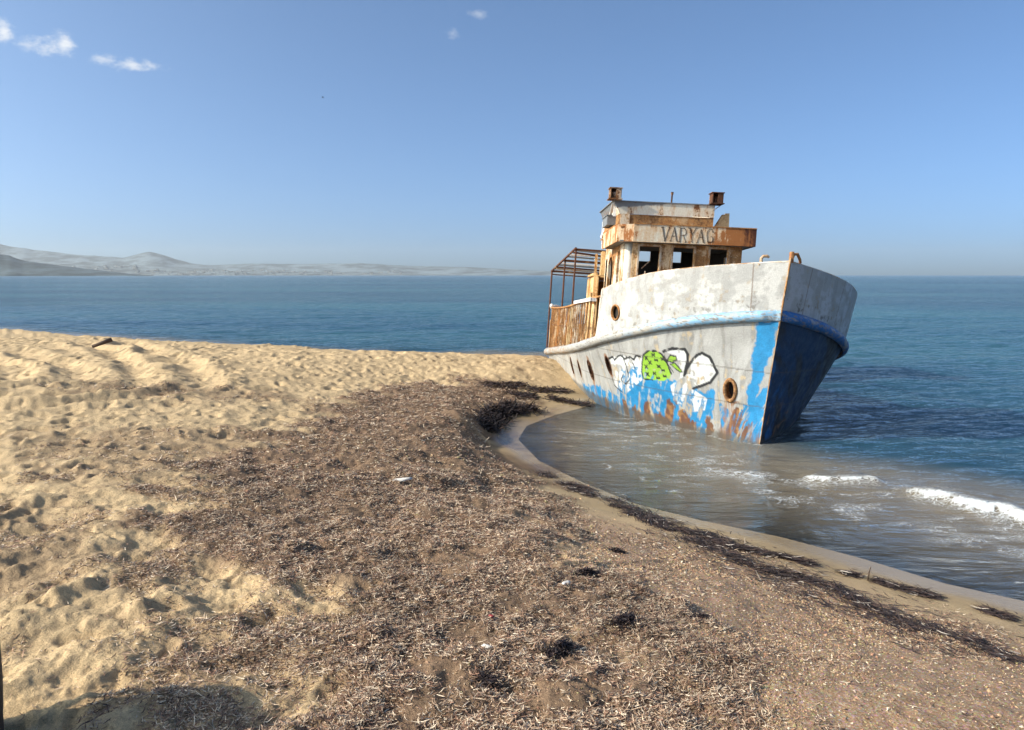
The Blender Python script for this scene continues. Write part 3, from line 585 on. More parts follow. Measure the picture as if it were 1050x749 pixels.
def paint_mat(name, rough=.62, spec=.35, bump=.35):
    t = NT(name); c = t.coord(); f = t.noise(c, 60, 6, .7); g = t.noise(c, 9, 5, .6)
    v = t.n('ShaderNodeCombineXYZ'); k = t.ramp(f, .25, .75, .84, 1.1)
    for i in range(3): t.L.new(k, v.inputs[i])
    return t.done(t.bsdf(t.mix(1.0, t.attr('paint'), v.outputs[0], 'MULTIPLY'), t.ramp(g, .3, .7, rough - .12, rough + .15), spec, t.bump(t.math('ADD', f, t.math('MULTIPLY', g, 2.2)), bump, .012)))
MAT_HULL = paint_mat('hull_paint', .55); MAT_BULW = paint_mat('bulwark_paint', .6); MAT_RUB = paint_mat('strake_paint', .55)

def in_hole(a, z, holes):
    m = np.zeros(a.shape, bool)
    for s, cz, wa, wz in holes: m |= ((a - float(arc_of_s(s))) / wa) ** 2 + ((z - cz) / wz) ** 2 < 1
    return m

def make_hull():
    sig = np.concatenate([3.2 * np.linspace(0, 1, 330)[:-1] ** 1.55, np.linspace(3.2, LEN, 240)]); tl = np.concatenate([np.linspace(-1, 0, 8)[:-1], np.linspace(0, 1, 118)])
    VV, FF, CC = [], [], []; off = 0
    for side in (-1, 1):
        S, T = np.meshgrid(sig, tl); P = hull_pt(S, T, side); a = np.interp(S, _sg, _arc); z = P[..., 2]
        # dents and plate hollows in the old shell
        push = ((fbm(a * 1.1, z * 1.4, 231, 3) - .5) * .05 + (fbm(a * 4, z * 3, 232, 3) - .5) * .012) * np.clip(S / .3, 0, 1) * np.clip(T * 4, 0, 1) * np.clip((1 - T) * 6, 0, 1)
        P[..., 1] += push
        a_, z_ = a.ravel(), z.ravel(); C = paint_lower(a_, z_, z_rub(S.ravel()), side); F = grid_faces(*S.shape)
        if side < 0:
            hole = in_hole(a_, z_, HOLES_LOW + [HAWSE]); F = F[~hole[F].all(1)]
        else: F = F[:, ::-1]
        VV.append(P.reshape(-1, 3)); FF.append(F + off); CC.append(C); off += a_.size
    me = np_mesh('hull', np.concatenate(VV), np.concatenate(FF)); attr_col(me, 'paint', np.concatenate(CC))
    o = link('hull', me, MAT_HULL, boat)
    for i, (s, cz, wa, wz) in enumerate(HOLES_LOW + [HAWSE]):
        hw = i == len(HOLES_LOW); th = np.linspace(0, 2 * math.pi, 41)[:-1]; aa = float(arc_of_s(s)) + np.cos(th) * wa * 1.02; zz = cz + np.sin(th) * wz * 1.02
        s_ = np.interp(aa, _arc, _sg); pts = []
        for sg_, z_ in zip(s_, zz): pts.append(hull_pt(sg_, z_ / float(z_rub(sg_ - .4)), -1))
        pts = np.array(pts); ctr = pts.mean(0); nrm = np.cross(pts[10] - ctr, pts[0] - ctr); nrm /= np.linalg.norm(nrm); nrm *= -1 if nrm[1] > 0 else 1
        m = MB(); rr = .032 if hw else .012; b = m.b; rings = []
        for k in range(40):
            rad = (pts[k] - ctr) / np.linalg.norm(pts[k] - ctr); rings.append([b.verts.new(pts[k] + rad * rr * math.cos(q * math.pi / 4) + nrm * (rr * (.9 if hw else .6) * math.sin(q * math.pi / 4) + (.012 if hw else 0))) for q in range(8)])
        for k in range(40):
            for q in range(8): b.faces.new((rings[k][q], rings[k][(q + 1) % 8], rings[(k + 1) % 40][(q + 1) % 8], rings[(k + 1) % 40][q]))
        # a short pipe leading inboard
        ri = [b.verts.new(pts[k] + (ctr - pts[k]) * .03) for k in range(40)]; rb = [b.verts.new(pts[k] + (ctr - pts[k]) * .1 - nrm * .12) for k in range(40)]
        for k in range(40): b.faces.new((ri[k], ri[(k + 1) % 40], rb[(k + 1) % 40], rb[k]))
        m.build('hawse_pipe' if hw else 'porthole', MAT_HAWSE if hw else MAT_DARK_RUST, o, True)
    # dark sheet a little inside the shell, its colour standing for the unlit hold
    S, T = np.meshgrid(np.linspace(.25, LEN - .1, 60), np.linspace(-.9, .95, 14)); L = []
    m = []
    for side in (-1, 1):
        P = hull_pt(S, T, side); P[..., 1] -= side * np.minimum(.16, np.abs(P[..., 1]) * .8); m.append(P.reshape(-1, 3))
    f = grid_faces(*S.shape); link('hold_shade_sheet', np_mesh('hold_shade_sheet', np.concatenate(m), np.concatenate([f, f + S.size])), MAT_INTERIOR_SHADE, o)
    return o
hull = make_hull()

# --- bulwark round the bow: outer skin, inner skin and a rolled cap
BEND = 2.72
def make_bulwark():
    n, k = 330, 62; q = np.linspace(0, 1, n) ** 1.6; t = np.linspace(0, 1, k); VV, FF, CC = [], [], []; off = 0
    for side in (-1, 1):
        for inner in (0, 1):
            Q, T = np.meshgrid(q, t); end = (BEND - .30 * T ** .7 - (0 if side < 0 else .05)); S = Q * end
            P = hull_pt(S, 1.0 + .02 + .98 * T, side); a = np.interp(S, _sg, _arc)
            P[..., 1] += (fbm(a * 1.3, P[..., 2] * 1.2, 241 + (side > 0), 3) - .5) * .04 * np.clip(S / .4, 0, 1) * np.clip(T * 3, 0, 1)
            if inner: P[..., 1] -= side * np.minimum(.045, np.abs(P[..., 1]) * .9); P[..., 0] -= .03
            C = paint_bulwark(a.ravel(), P[..., 2].ravel(), z_rub(S.ravel()), side)
            F = grid_faces(*S.shape)
            if side < 0:
                hole = ((a.ravel() - float(arc_of_s(BULW_HOLE[0]))) / BULW_HOLE[2]) ** 2 + ((P[..., 2].ravel() - BULW_HOLE[1]) / BULW_HOLE[3]) ** 2 < 1; F = F[~hole[F].all(1)]
            if (side > 0) != bool(inner): F = F[:, ::-1]
            VV.append(P.reshape(-1, 3)); FF.append(F + off); CC.append(C); off += S.size
            if inner == 0: outer_end = [hull_pt(BEND - .30 * tt ** .7, 1.02 + .98 * tt, side) for tt in np.linspace(0, 1, 12)]
    me = np_mesh('bulwark', np.concatenate(VV), np.concatenate(FF)); attr_col(me, 'paint', np.concatenate(CC)); o = link('bulwark', me, MAT_BULW, boat)
    m = MB()
    for side in (-1, 1):
        pts = [Vector(hull_pt(s, 2.0, side)) + Vector((-.01, -side * .02 * min(1, s * 4), .002)) for s in (np.linspace(0, 1, 50) ** 1.5) * (BEND - .30)]
        m.tube(pts, .014, 6)
        e = [Vector(hull_pt(BEND - .30 * tt ** .7 - .005, 1.02 + .98 * tt, side)) + Vector((0, -side * .02, 0)) for tt in np.linspace(0, 1, 12)]; m.tube(e, .024, 6)
    m.build('cap_rail', rust_paint('cap_rail_paint', (.66, .63, .58), .42), o, True)
    s = MB(); s.tube([hull_pt(0, t_, -1) + np.array([.004, 0, 0]) for t_ in np.linspace(.9, 2.0, 12)] + [hull_pt(0, 2, -1) + np.array([.01, 0, .05])], .013, 6)
    s.tube([hull_pt(0, t_, -1) + np.array([.002, 0, 0]) for t_ in np.linspace(-.3, .95, 16)], .008, 6); s.build('stem_bar', rust_paint('stem_bar_rust', (.42, .33, .25), .5), boat, True)
    p0 = hull_pt(float(np.interp(arc_of_s(BULW_HOLE[0]), _arc, _sg)), 1.55, -1); rim = MB(); pts = []
    for th in np.linspace(0, 2 * math.pi, 33):
        aa = float(arc_of_s(BULW_HOLE[0])) + math.cos(th) * BULW_HOLE[2] * 1.03; z_ = BULW_HOLE[1] + math.sin(th) * BULW_HOLE[3] * 1.03; sg_ = float(np.interp(aa, _arc, _sg)); zr = float(z_rub(sg_ - .4)); zt = float(z_top(sg_ - .5))
        pts.append(Vector(hull_pt(sg_, 1 + (z_ - zr) / (zt - zr), -1)) + Vector((.003, -.004, 0)))
    rim.tube(pts, .014, 6, False); rim.tube([p + Vector((0, .02, 0)) for p in pts], .015, 6, False); rim.build('fairlead_rim', MAT_RUST, o, True)
    c = sum(pts[:-1], Vector()) / 32; b = MB(); inn = [p + (c - p) * -.06 + Vector((-.03, .05, 0)) for p in pts[:-1]]; b.b.faces.new([b.b.verts.new(p) for p in inn]); b.build('fairlead_shade_disc', MAT_INTERIOR_SHADE, o)  # dark disc behind the hole, painted as the shade within it
    return o
bulwark = make_bulwark()

# --- rubbing strake: a thick half-round running from stem to stern
def make_strake():
    sig = np.concatenate([3 * np.linspace(0, 1, 150)[:-1] ** 1.5, np.linspace(3, LEN, 120)]); ph = np.linspace(-1, 1, 15) * R(92); VV, FF, CC = [], [], []; off = 0
    for side in (-1, 1):
        P0 = hull_pt(sig, np.ones(sig.shape), side); tx = np.gradient(P0[:, 0]); ty = np.gradient(P0[:, 1]); ln = np.hypot(tx, ty) + 1e-9
        nx, ny = -ty / ln * side * -1, tx / ln * side * -1
        rad = .074; wob = (fbm(sig * 2.2, sig * 0, 251, 3) - .5) * .03
        f = np.clip(sig / .12, .25, 1)
        X = P0[:, 0][:, None] + (nx * f)[:, None] * np.cos(ph)[None] * (rad * 1.15 + wob[:, None]); Y = P0[:, 1][:, None] + (ny * f)[:, None] * np.cos(ph)[None] * (rad * 1.15 + wob[:, None]); Z = P0[:, 2][:, None] + np.sin(ph)[None] * (rad * 1.12) - .01 + wob[:, None] * .5
        V = np.stack([X, Y, Z], -1).reshape(-1, 3); a = np.repeat(np.interp(sig, _sg, _arc), 15); w = np.tile(ph, len(sig))
        n1 = fbm(a * 5, w * 2, 253, 5); n2 = fbm(a * 22, w * 8, 254, 4)
        fwd = sstep(2.6, 1.0, a + (n1 - .5) * 1.6)
        C = np.array([.46, .45, .42]) * (.8 + .3 * n1)[:, None]
        C = blend(C, (.20, .40, .58) if side < 0 else (.028, .13, .36), fwd * (.9 if side < 0 else 1) * sstep(.66, .5, n2)) if side < 0 else blend(C, (.028, .13, .36), np.maximum(fwd, sstep(3.4, 2.8, a)) * sstep(.72, .6, n2))
        C = blend(C, (.42, .37, .30), sstep(.55, .66, n1) * .7); C = blend(C, (.12, .09, .07), sstep(.62, .7, n2) * .7); C = blend(C, (.35, .2, .1), sstep(.52, .62, fbm(a * 9, w, 256, 4)) * sstep(4, 7, a) * .8)
        VV.append(V); F = grid_faces(len(sig), 15); FF.append((F if side < 0 else F[:, ::-1]) + off); CC.append(C); off += len(V)
    me = np_mesh('rubbing_strake', np.concatenate(VV), np.concatenate(FF)); attr_col(me, 'paint', np.concatenate(CC)); link('rubbing_strake', me, MAT_RUB, boat)
make_strake()

def make_deck():
    sig = np.linspace(.02, LEN, 90); m = MB(); b = m.b; rows = []
    for s in sig:
        p = [hull_pt(s, 1.0, sd) for sd in (-1, 1)]; rows.append([b.verts.new((q[0], q[1] * .985, q[2] + .015)) for q in p])
    for r0, r1 in zip(rows, rows[1:]): b.faces.new((r0[0], r0[1], r1[1], r1[0]))
    m.build('deck', MAT_DECK, boat)
make_deck()

# --- fittings on the bow
def make_bow_gear():
    m = MB(); b = Vector((.50, 0, 2.56))
    m.box((.50, .03, 2.615), (.07, .045, .15), bev=.01); m.tube([(.47, .05, 2.59), (.47, .07, 2.66), (.45, .13, 2.67), (.43, .18, 2.60), (.40, .20, 2.56)], [.022, .024, .022, .02, .02], 8)
    m.build('stem_head', rust_paint('stem_head_rust', (.5, .3, .16), .8, rust=(.30, .11, .05)), boat)
    m = MB(); m.tube([(.28, -.30, 2.50), (.28, -.30, 2.60), (.28, -.27, 2.63), (.28, -.22, 2.635), (.28, -.19, 2.62)], [.024, .022, .022, .022, .016], 8); m.box((.28, -.25, 2.51), (.09, .20, .025), bev=.006); m.build('fairlead', rust_paint('fairlead_rust', (.5, .42, .32), .6), boat)
make_bow_gear()

# --- wheelhouse
SK = lambda p: Vector((p.x, p.y, p.z + .03 * (p.y - .18)))     # the superstructure is racked slightly out of true
def wall(axis, at, u0, u1, z0, z1, th, holes, m):
    """a plate wall with real openings; axis 'x' = athwart wall at x, 'y' = fore-and-aft wall at y"""
    us = sorted({u0, u1, *[h[0] for h in holes], *[h[1] for h in holes]}); zs = sorted({z0, z1, *[h[2] for h in holes], *[h[3] for h in holes]})
    solid = lambda i, j: 0 <= i < len(us) - 1 and 0 <= j < len(zs) - 1 and not any(h[0] <= (us[i] + us[i + 1]) / 2 <= h[1] and h[2] <= (zs[j] + zs[j + 1]) / 2 <= h[3] for h in holes)
    P = lambda u, w, z: (at + w, u, z) if axis == 'x' else (u, at + w, z)
    for i in range(len(us) - 1):
        for j in range(len(zs) - 1):
            if not solid(i, j): continue
            a, c, d, e = us[i], us[i + 1], zs[j], zs[j + 1]
            for w in (-th / 2, th / 2): m.quad(P(a, w, d), P(c, w, d), P(c, w, e), P(a, w, e))
            for (ni, nj), (p, q) in {(-1, 0): ((a, d), (a, e)), (1, 0): ((c, d), (c, e)), (0, -1): ((a, d), (c, d)), (0, 1): ((a, e), (c, e))}.items():
                if not solid(i + ni, j + nj): m.quad(P(p[0], -th / 2, p[1]), P(q[0], -th / 2, q[1]), P(q[0], th / 2, q[1]), P(p[0], th / 2, p[1]))
WX, WS, WP, WB, WD, WT = -5.3, -1.05, 1.42, -7.5, 1.02, 3.62
FWIN = [(-.77, -.34, 2.74, 3.36), (-.05, .39, 2.76, 3.36), (.74, 1.12, 2.78, 3.36)]
def make_wheelhouse():
    m = MB()
    wall('x', WX, WS + .14, WP, WD, WT, .05, FWIN, m)
    wall('y', WS, WB, WX - .14, WD, WT, .05, [(-6.04, -5.78, 2.55, 3.30), (-7.0, -6.42, 1.45, 3.24), (-7.42, -7.22, 2.5, 3.26)], m)
    wall('y', WP, WB, WX - .025, WD, WT, .05, [(-6.3, -5.7, 2.6, 3.3)], m)
    wall('x', WB, WS + .025, WP - .025, WD, WT, .05, [(-.30, .0, 3.26, 3.50), (.50, .75, 3.26, 3.52)], m)
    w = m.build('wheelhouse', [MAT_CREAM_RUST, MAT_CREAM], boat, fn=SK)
    w.data.materials.append(MAT_INTERIOR_SHADE)
    for p in w.data.polygons:                                  # the starboard side kept more of its cream paint; inner faces have the cabin's shade put in their colour
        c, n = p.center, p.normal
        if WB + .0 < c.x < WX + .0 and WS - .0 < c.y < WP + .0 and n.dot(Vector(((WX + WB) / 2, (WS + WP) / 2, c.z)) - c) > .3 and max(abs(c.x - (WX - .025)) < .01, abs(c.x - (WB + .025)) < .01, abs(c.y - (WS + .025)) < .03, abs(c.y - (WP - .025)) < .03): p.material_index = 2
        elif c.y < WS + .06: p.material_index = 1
    m = MB(); m.tube([(WX - .09, WS + .09, WD), (WX - .09, WS + .09, WT)], .1, 16); m.build('corner_post', rust_paint('corner_post_paint', (.76, .72, .62), .3), w, True, fn=SK)
    for u0, u1, z0, z1 in FWIN:
        f = MB(); x = WX + .035
        for a, b_ in (((x, u0 - .02, z0), (x, u0 - .02, z1 + .04)), ((x, u1 + .02, z0), (x, u1 + .02, z1 + .04)), ((x, u0, z0 - .018), (x, u1, z0 - .018)), ((x, u0, z1 + .02), (x, u1, z1 + .02))): f.bar(a, b_, .036, .05, up=(1, 0, 0))
        f.build('window_frame', rust_paint('window_frame_paint', (.58, .52, .42), .5), w, fn=SK)
    f = MB()
    for a, b_ in (((-7.02, WS - .03, 1.43), (-7.02, WS - .03, 3.1)), ((-6.40, WS - .03, 1.43), (-6.40, WS - .03, 3.1)), ((-6.44, WS - .03, 3.12), (-6.58, WS - .03, 3.26)), ((-6.98, WS - .03, 3.12), (-6.84, WS - .03, 3.26)), ((-6.56, WS - .03, 3.27), (-6.86, WS - .03, 3.27))): f.bar(a, b_, .05, .03, up=(0, 1, 0))
    f.build('door_frame', rust_paint('door_frame_paint', (.70, .62, .46), .5), w, fn=SK)
    m = MB(); m.box((-6.4, .185, 3.585), (2.14, 2.40, .03)); m.box((-6.4, .185, 1.9), (2.1, 2.38, .03)); m.box((-5.75, .75, 2.45), (.35, .7, 1.0)); m.build('cabin_lining', MAT_INTERIOR_SHADE, w, fn=SK)  # ceiling, floor and block, coloured dark to stand for cabin shade
    for a, b_, r_ in (((-5.35, -.68, 2.90), (-5.35, -.52, 3.06), .018), ((-5.27, -.62, 2.73), (-5.27, -.62, 2.84), .02), ((-5.27, .98, 2.76), (-5.265, 1.0, 2.92), .025)):
        m = MB(); m.bar(a, b_, r_); m.build('broken_strut', MAT_CREAM, w, fn=SK)
    return w
wheelhouse = make_wheelhouse()

VX, VS, VP, VZ0, VZ1 = -5.0, -1.28, 1.60, 3.415, 3.775
def make_visor():
    t = rust_paint('visor_front_paint', (.74, .66, .52), .44)
    # the paint of the board turns to bare dark rust towards port
    nt = t.node_tree; m = MB()
    m.bar((VX, VS + .30, (VZ0 + VZ1) / 2), (VX, VP, (VZ0 + VZ1) / 2), .03, VZ1 - VZ0, up=(0, 0, 1))
    # starboard corner: a short slanted panel, then the side board running aft
    for (a, b_) in (((VX - .01, VS + .31, 0), (VX - .10, VS, 0)), ((VX - .10, VS, 0), (-6.7, VS - .02, 0)), ((VX - .02, VP, 0), (-6.7, VP, 0))):
        c = (VZ0 + VZ1) / 2; m.bar((a[0], a[1], c), (b_[0], b_[1], c), .028, VZ1 - VZ0 - .004)
    v = m.build('visor', visor_mat(), boat, fn=SK)
    m = MB(); m.box((-5.88, .16, VZ0 + .02), (1.66, 2.80, .02)); m.build('visor_soffit', MAT_GREY, v, fn=SK)
    m = MB(); m.box((-6.25, .16, VZ1 - .06), (2.4, 2.80, .03)); m.build('roof', MAT_RUST, v, fn=SK)
    m = MB(); m.bar((VX + .005, VS + .3, VZ1 + .008), (VX + .005, VP, VZ1 + .008), .05, .02); m.bar((VX - .10, VS, VZ1 + .008), (-6.7, VS - .02, VZ1 + .008), .05, .02); m.build('visor_lip', MAT_RUST, v, fn=SK)
    # the painted name, stroke by stroke
    S = {'V': [[(0, 1), (.5, 0), (1, 1)], [(.14, 1), (.5, .18)]], 'A': [[(0, 0), (.5, 1), (1, 0)], [(.2, .36), (.8, .36)], [(.84, 0), (.5, .78)]], 'R': [[(.08, 0), (.08, 1), (.7, 1), (.9, .86), (.9, .64), (.7, .5), (.08, .5)], [(.45, .5), (1, 0)], [(.22, 0), (.22, 1)]],
         'Y': [[(0, 1), (.5, .5), (1, 1)], [(.5, .5), (.5, 0)], [(.14, 1), (.56, .52)]], 'G': [[(.95, .78), (.75, .97), (.4, 1), (.1, .75), (.05, .4), (.25, .06), (.6, 0), (.9, .12), (.9, .42), (.6, .42)]]}
    serif = {'V': [(0, 1), (1, 1)], 'A': [(0, 0), (1, 0)], 'R': [(.08, 0), (.08, 1), (1, 0)], 'Y': [(0, 1), (1, 1), (.5, 0)], 'G': [(.95, .78)]}
    m = MB(); y = -.395; x = VX + .0185
    for i, ch in enumerate('VARYAG'):
        w_, h_ = (.145, .285); z0 = VZ0 + .035 + (.006 if i % 2 else -.004)
        Q = lambda p: Vector((x + .0004 * i, y + p[0] * w_ + .007 * math.sin(p[1] * 7 + i * 2.3), z0 + p[1] * h_ + .009 * math.sin(p[0] * 9 + i * 1.7)))
        for st in S[ch]:
            for k, (p, q) in enumerate(zip(st, st[1:])): m.bar(Q(p), Q(q), .0085, .003 + .0006 * k, up=(1, 0, 0))
        for p in serif[ch]: m.bar(Q((p[0] - .16, p[1])), Q((p[0] + .16, p[1])), .0085, .0042, up=(1, 0, 0))
        y += .188
    m.build('lettering', MAT_LETTER, v, fn=SK)
    return v
def visor_mat():
    t = NT('visor_board_paint'); c = t.coord(); cs = t.coord(scale=(3, 3, .4)); patch = t.noise(c, 3.2, 8, .62); streak = t.noise(cs, 4.5, 6, .6); fine = t.noise(c, 28, 6, .65)
    sep = t.n('ShaderNodeSeparateXYZ'); t.L.new(c, sep.inputs[0]); y = sep.outputs[1]
    v = t.math('ADD', t.math('MULTIPLY', patch, .45), t.math('ADD', t.math('MULTIPLY', streak, .42), t.math('MULTIPLY', fine, .13)))
    sh = t.math('ADD', v, t.math('MULTIPLY', t.ramp(y, .25, 1.5, -.02, .20), 1.0)); sh = t.math('ADD', sh, t.ramp(y, -.75, -1.1, 0, .07))
    stain = t.ramp(sh, .38, .54); m = t.ramp(sh, .52, .585); dk = t.ramp(t.math('ADD', v, t.ramp(y, .8, 1.7, -.1, .17)), .52, .66)
    col = t.mix(t.ramp(fine, .3, .75), (.78, .71, .57), (.66, .58, .43)); col = t.mix(t.math('MULTIPLY', stain, .6), col, (.62, .34, .13)); col = t.mix(m, col, (.36, .135, .04)); col = t.mix(dk, col, (.075, .024, .014))
    return t.done(t.bsdf(col, .75, .3, t.bump(t.math('ADD', fine, t.math('MULTIPLY', patch, 1.5)), .4, .012)))
visor = make_visor()

LAMP_L = rust_paint('lamp_box_paint', (.40, .39, .36), .5, dark=.6)
def make_upper():
    m = MB(); c1 = MAT_RUST
    m.box((-6.3, -.21, 3.90), (1.8, 2.02, .26)); t1 = m.build('flying_bridge', rust_paint('bridge_side_paint', (.52, .36, .20), .62), boat, fn=SK)
    m = MB(); m.bar((-5.395, -1.2, 3.9), (-5.395, -1.0, 3.9), .03, .27); m.build('bridge_trim', MAT_CREAM, t1, fn=SK)
    # flared open coaming above
    b = MB(); X0, X1 = -5.38, -7.0; lo = [(X0, -1.22), (X0, .80), (X1, .80), (X1, -1.22)]; hi = [(X0 + .015, -1.36), (X0 + .01, .80), (X1, .84), (X1, -1.36)]
    for i in range(4):
        a, c, d, e = lo[i], lo[(i + 1) % 4], hi[(i + 1) % 4], hi[i]
        b.quad((*a, 4.035), (*c, 4.035), (*d, 4.285), (*e, 4.285)); s = .965; q = lambda p: (-6.2 + (p[0] + 6.2) * s, -.25 + (p[1] + .25) * s)
        b.quad((*q(a), 4.04), (*q(c), 4.04), (*q(d), 4.285), (*q(e), 4.285)); b.quad((*d, 4.285), (*e, 4.285), (*q(e), 4.285), (*q(d), 4.285))
    co = b.build('bridge_coaming', coaming_mat(), boat, fn=SK)
    m = MB(); m.bar((X0 + .02, -1.37, 4.295), (X0 + .015, .81, 4.295), .035, .02); m.bar((X0 + .15, -1.37, 4.297), (X1, -1.37, 4.297), .035, .02); m.build('coaming_lip', MAT_GREY, co, fn=SK)
    for nm, cy, cx, s in (('lamp_box', -1.36, -5.32, 1), ('lamp_box', .80, -5.32, -1)):
        l = MB(); z0 = 4.31
        l.box((cx, cy, z0), (.27, .29, .018)); l.box((cx, cy, z0 + .225), (.25, .27, .018))
        l.box((cx - .10, cy, z0 + .112), (.02, .22, .205)); l.box((cx, cy - .105, z0 + .112), (.21, .018, .205)); l.box((cx + .10, cy + .055, z0 + .112), (.018, .10, .205)); l.box((cx, cy + .112, z0 + .112), (.21, .018, .205)); l.tube([(cx, cy, z0 + .02), (cx, cy, z0 + .15)], .05, 10)
        if s < 0: l.quad((cx + .13, cy + .12, z0 - .010), (cx - .13, cy + .12, z0 - .010), (cx - .13, cy - .04, z0 - .13), (cx + .13, cy - .04, z0 - .13))
        l.build(nm, LAMP_L if s > 0 else MAT_DARK_RUST, boat, fn=SK)
    m = MB(); m.tube([(-5.4, -.13, 4.28), (-5.4, -.128, 4.50)], .018, 8); m.box((-5.4, -.128, 4.51), (.03, .05, .05)); m.build('mast_stub', MAT_DARK_RUST, boat, fn=SK)
    m = MB()
    for x in (-5.50, -5.57): m.quad((x, .83, 3.80), (x, 1.12, 3.80), (x, 1.10, 4.13), (x, 1.02, 4.13))
    m.quad((-5.50, .83, 3.80), (-5.57, .83, 3.80), (-5.57, 1.02, 4.13), (-5.50, 1.02, 4.13)); m.bar((-5.53, 1.14, 3.8), (-5.53, 1.13, 4.16), .04, .09, up=(0, 1, 0)); m.build('bracket', MAT_ORANGE, boat, fn=SK)
    m = MB(); m.box((-6.05, -1.28, 3.94), (.55, .26, .20), bev=.01); m.box((-6.05, -1.28, 4.05), (.6, .3, .02)); m.build('side_locker', MAT_GREY, boat, fn=SK)
    m = MB(); m.bar((-5.45, -1.32, 3.98), (-5.5, -1.3, 4.25), .06, .02); m.bar((-5.9, -1.33, 4.0), (-5.55, -1.34, 4.28), .05, .02); m.build('bridge_stay', MAT_WHITE, boat, fn=SK)
    m = MB(); m.tube([(-7.3, -1.22, 3.5), (-7.3, -1.24, 4.12)], .012, 6); m.tube([(-7.1, -1.2, 3.5), (-7.12, -1.2, 4.0)], .02, 6); m.bar((-7.25, -1.25, 3.75), (-7.15, -1.2, 3.95), .05); m.build('aerial_stub', MAT_WHITE, boat, fn=SK)
def coaming_mat():
    t = NT('coaming_paint'); c = t.coord(); cs = t.coord(scale=(2, 2, .7)); p = t.noise(cs, 3.0, 8, .62); f = t.noise(c, 24, 6, .65); sep = t.n('ShaderNodeSeparateXYZ'); t.L.new(c, sep.inputs[0])
    g = t.ramp(t.math('ADD', t.math('ADD', sep.outputs[2], t.math('MULTIPLY', sep.outputs[1], -.14)), t.math('MULTIPLY', p, .12)), 4.33, 4.37)     # old bare grey metal high on the starboard end
    col = t.mix(t.ramp(f, .3, .7), (.80, .73, .60), (.70, .62, .48)); col = t.mix(t.ramp(p, .46, .6, 0, .6), col, (.6, .32, .12)); col = t.mix(g, col, (.20, .205, .21)); m = t.ramp(t.math('ADD', t.math('MULTIPLY', p, .7), t.math('MULTIPLY', f, .3)), .55, .60); col = t.mix(m, col, (.22, .09, .035))
    return t.done(t.bsdf(col, .75, .3, t.bump(f, .4, .01)))
make_upper()

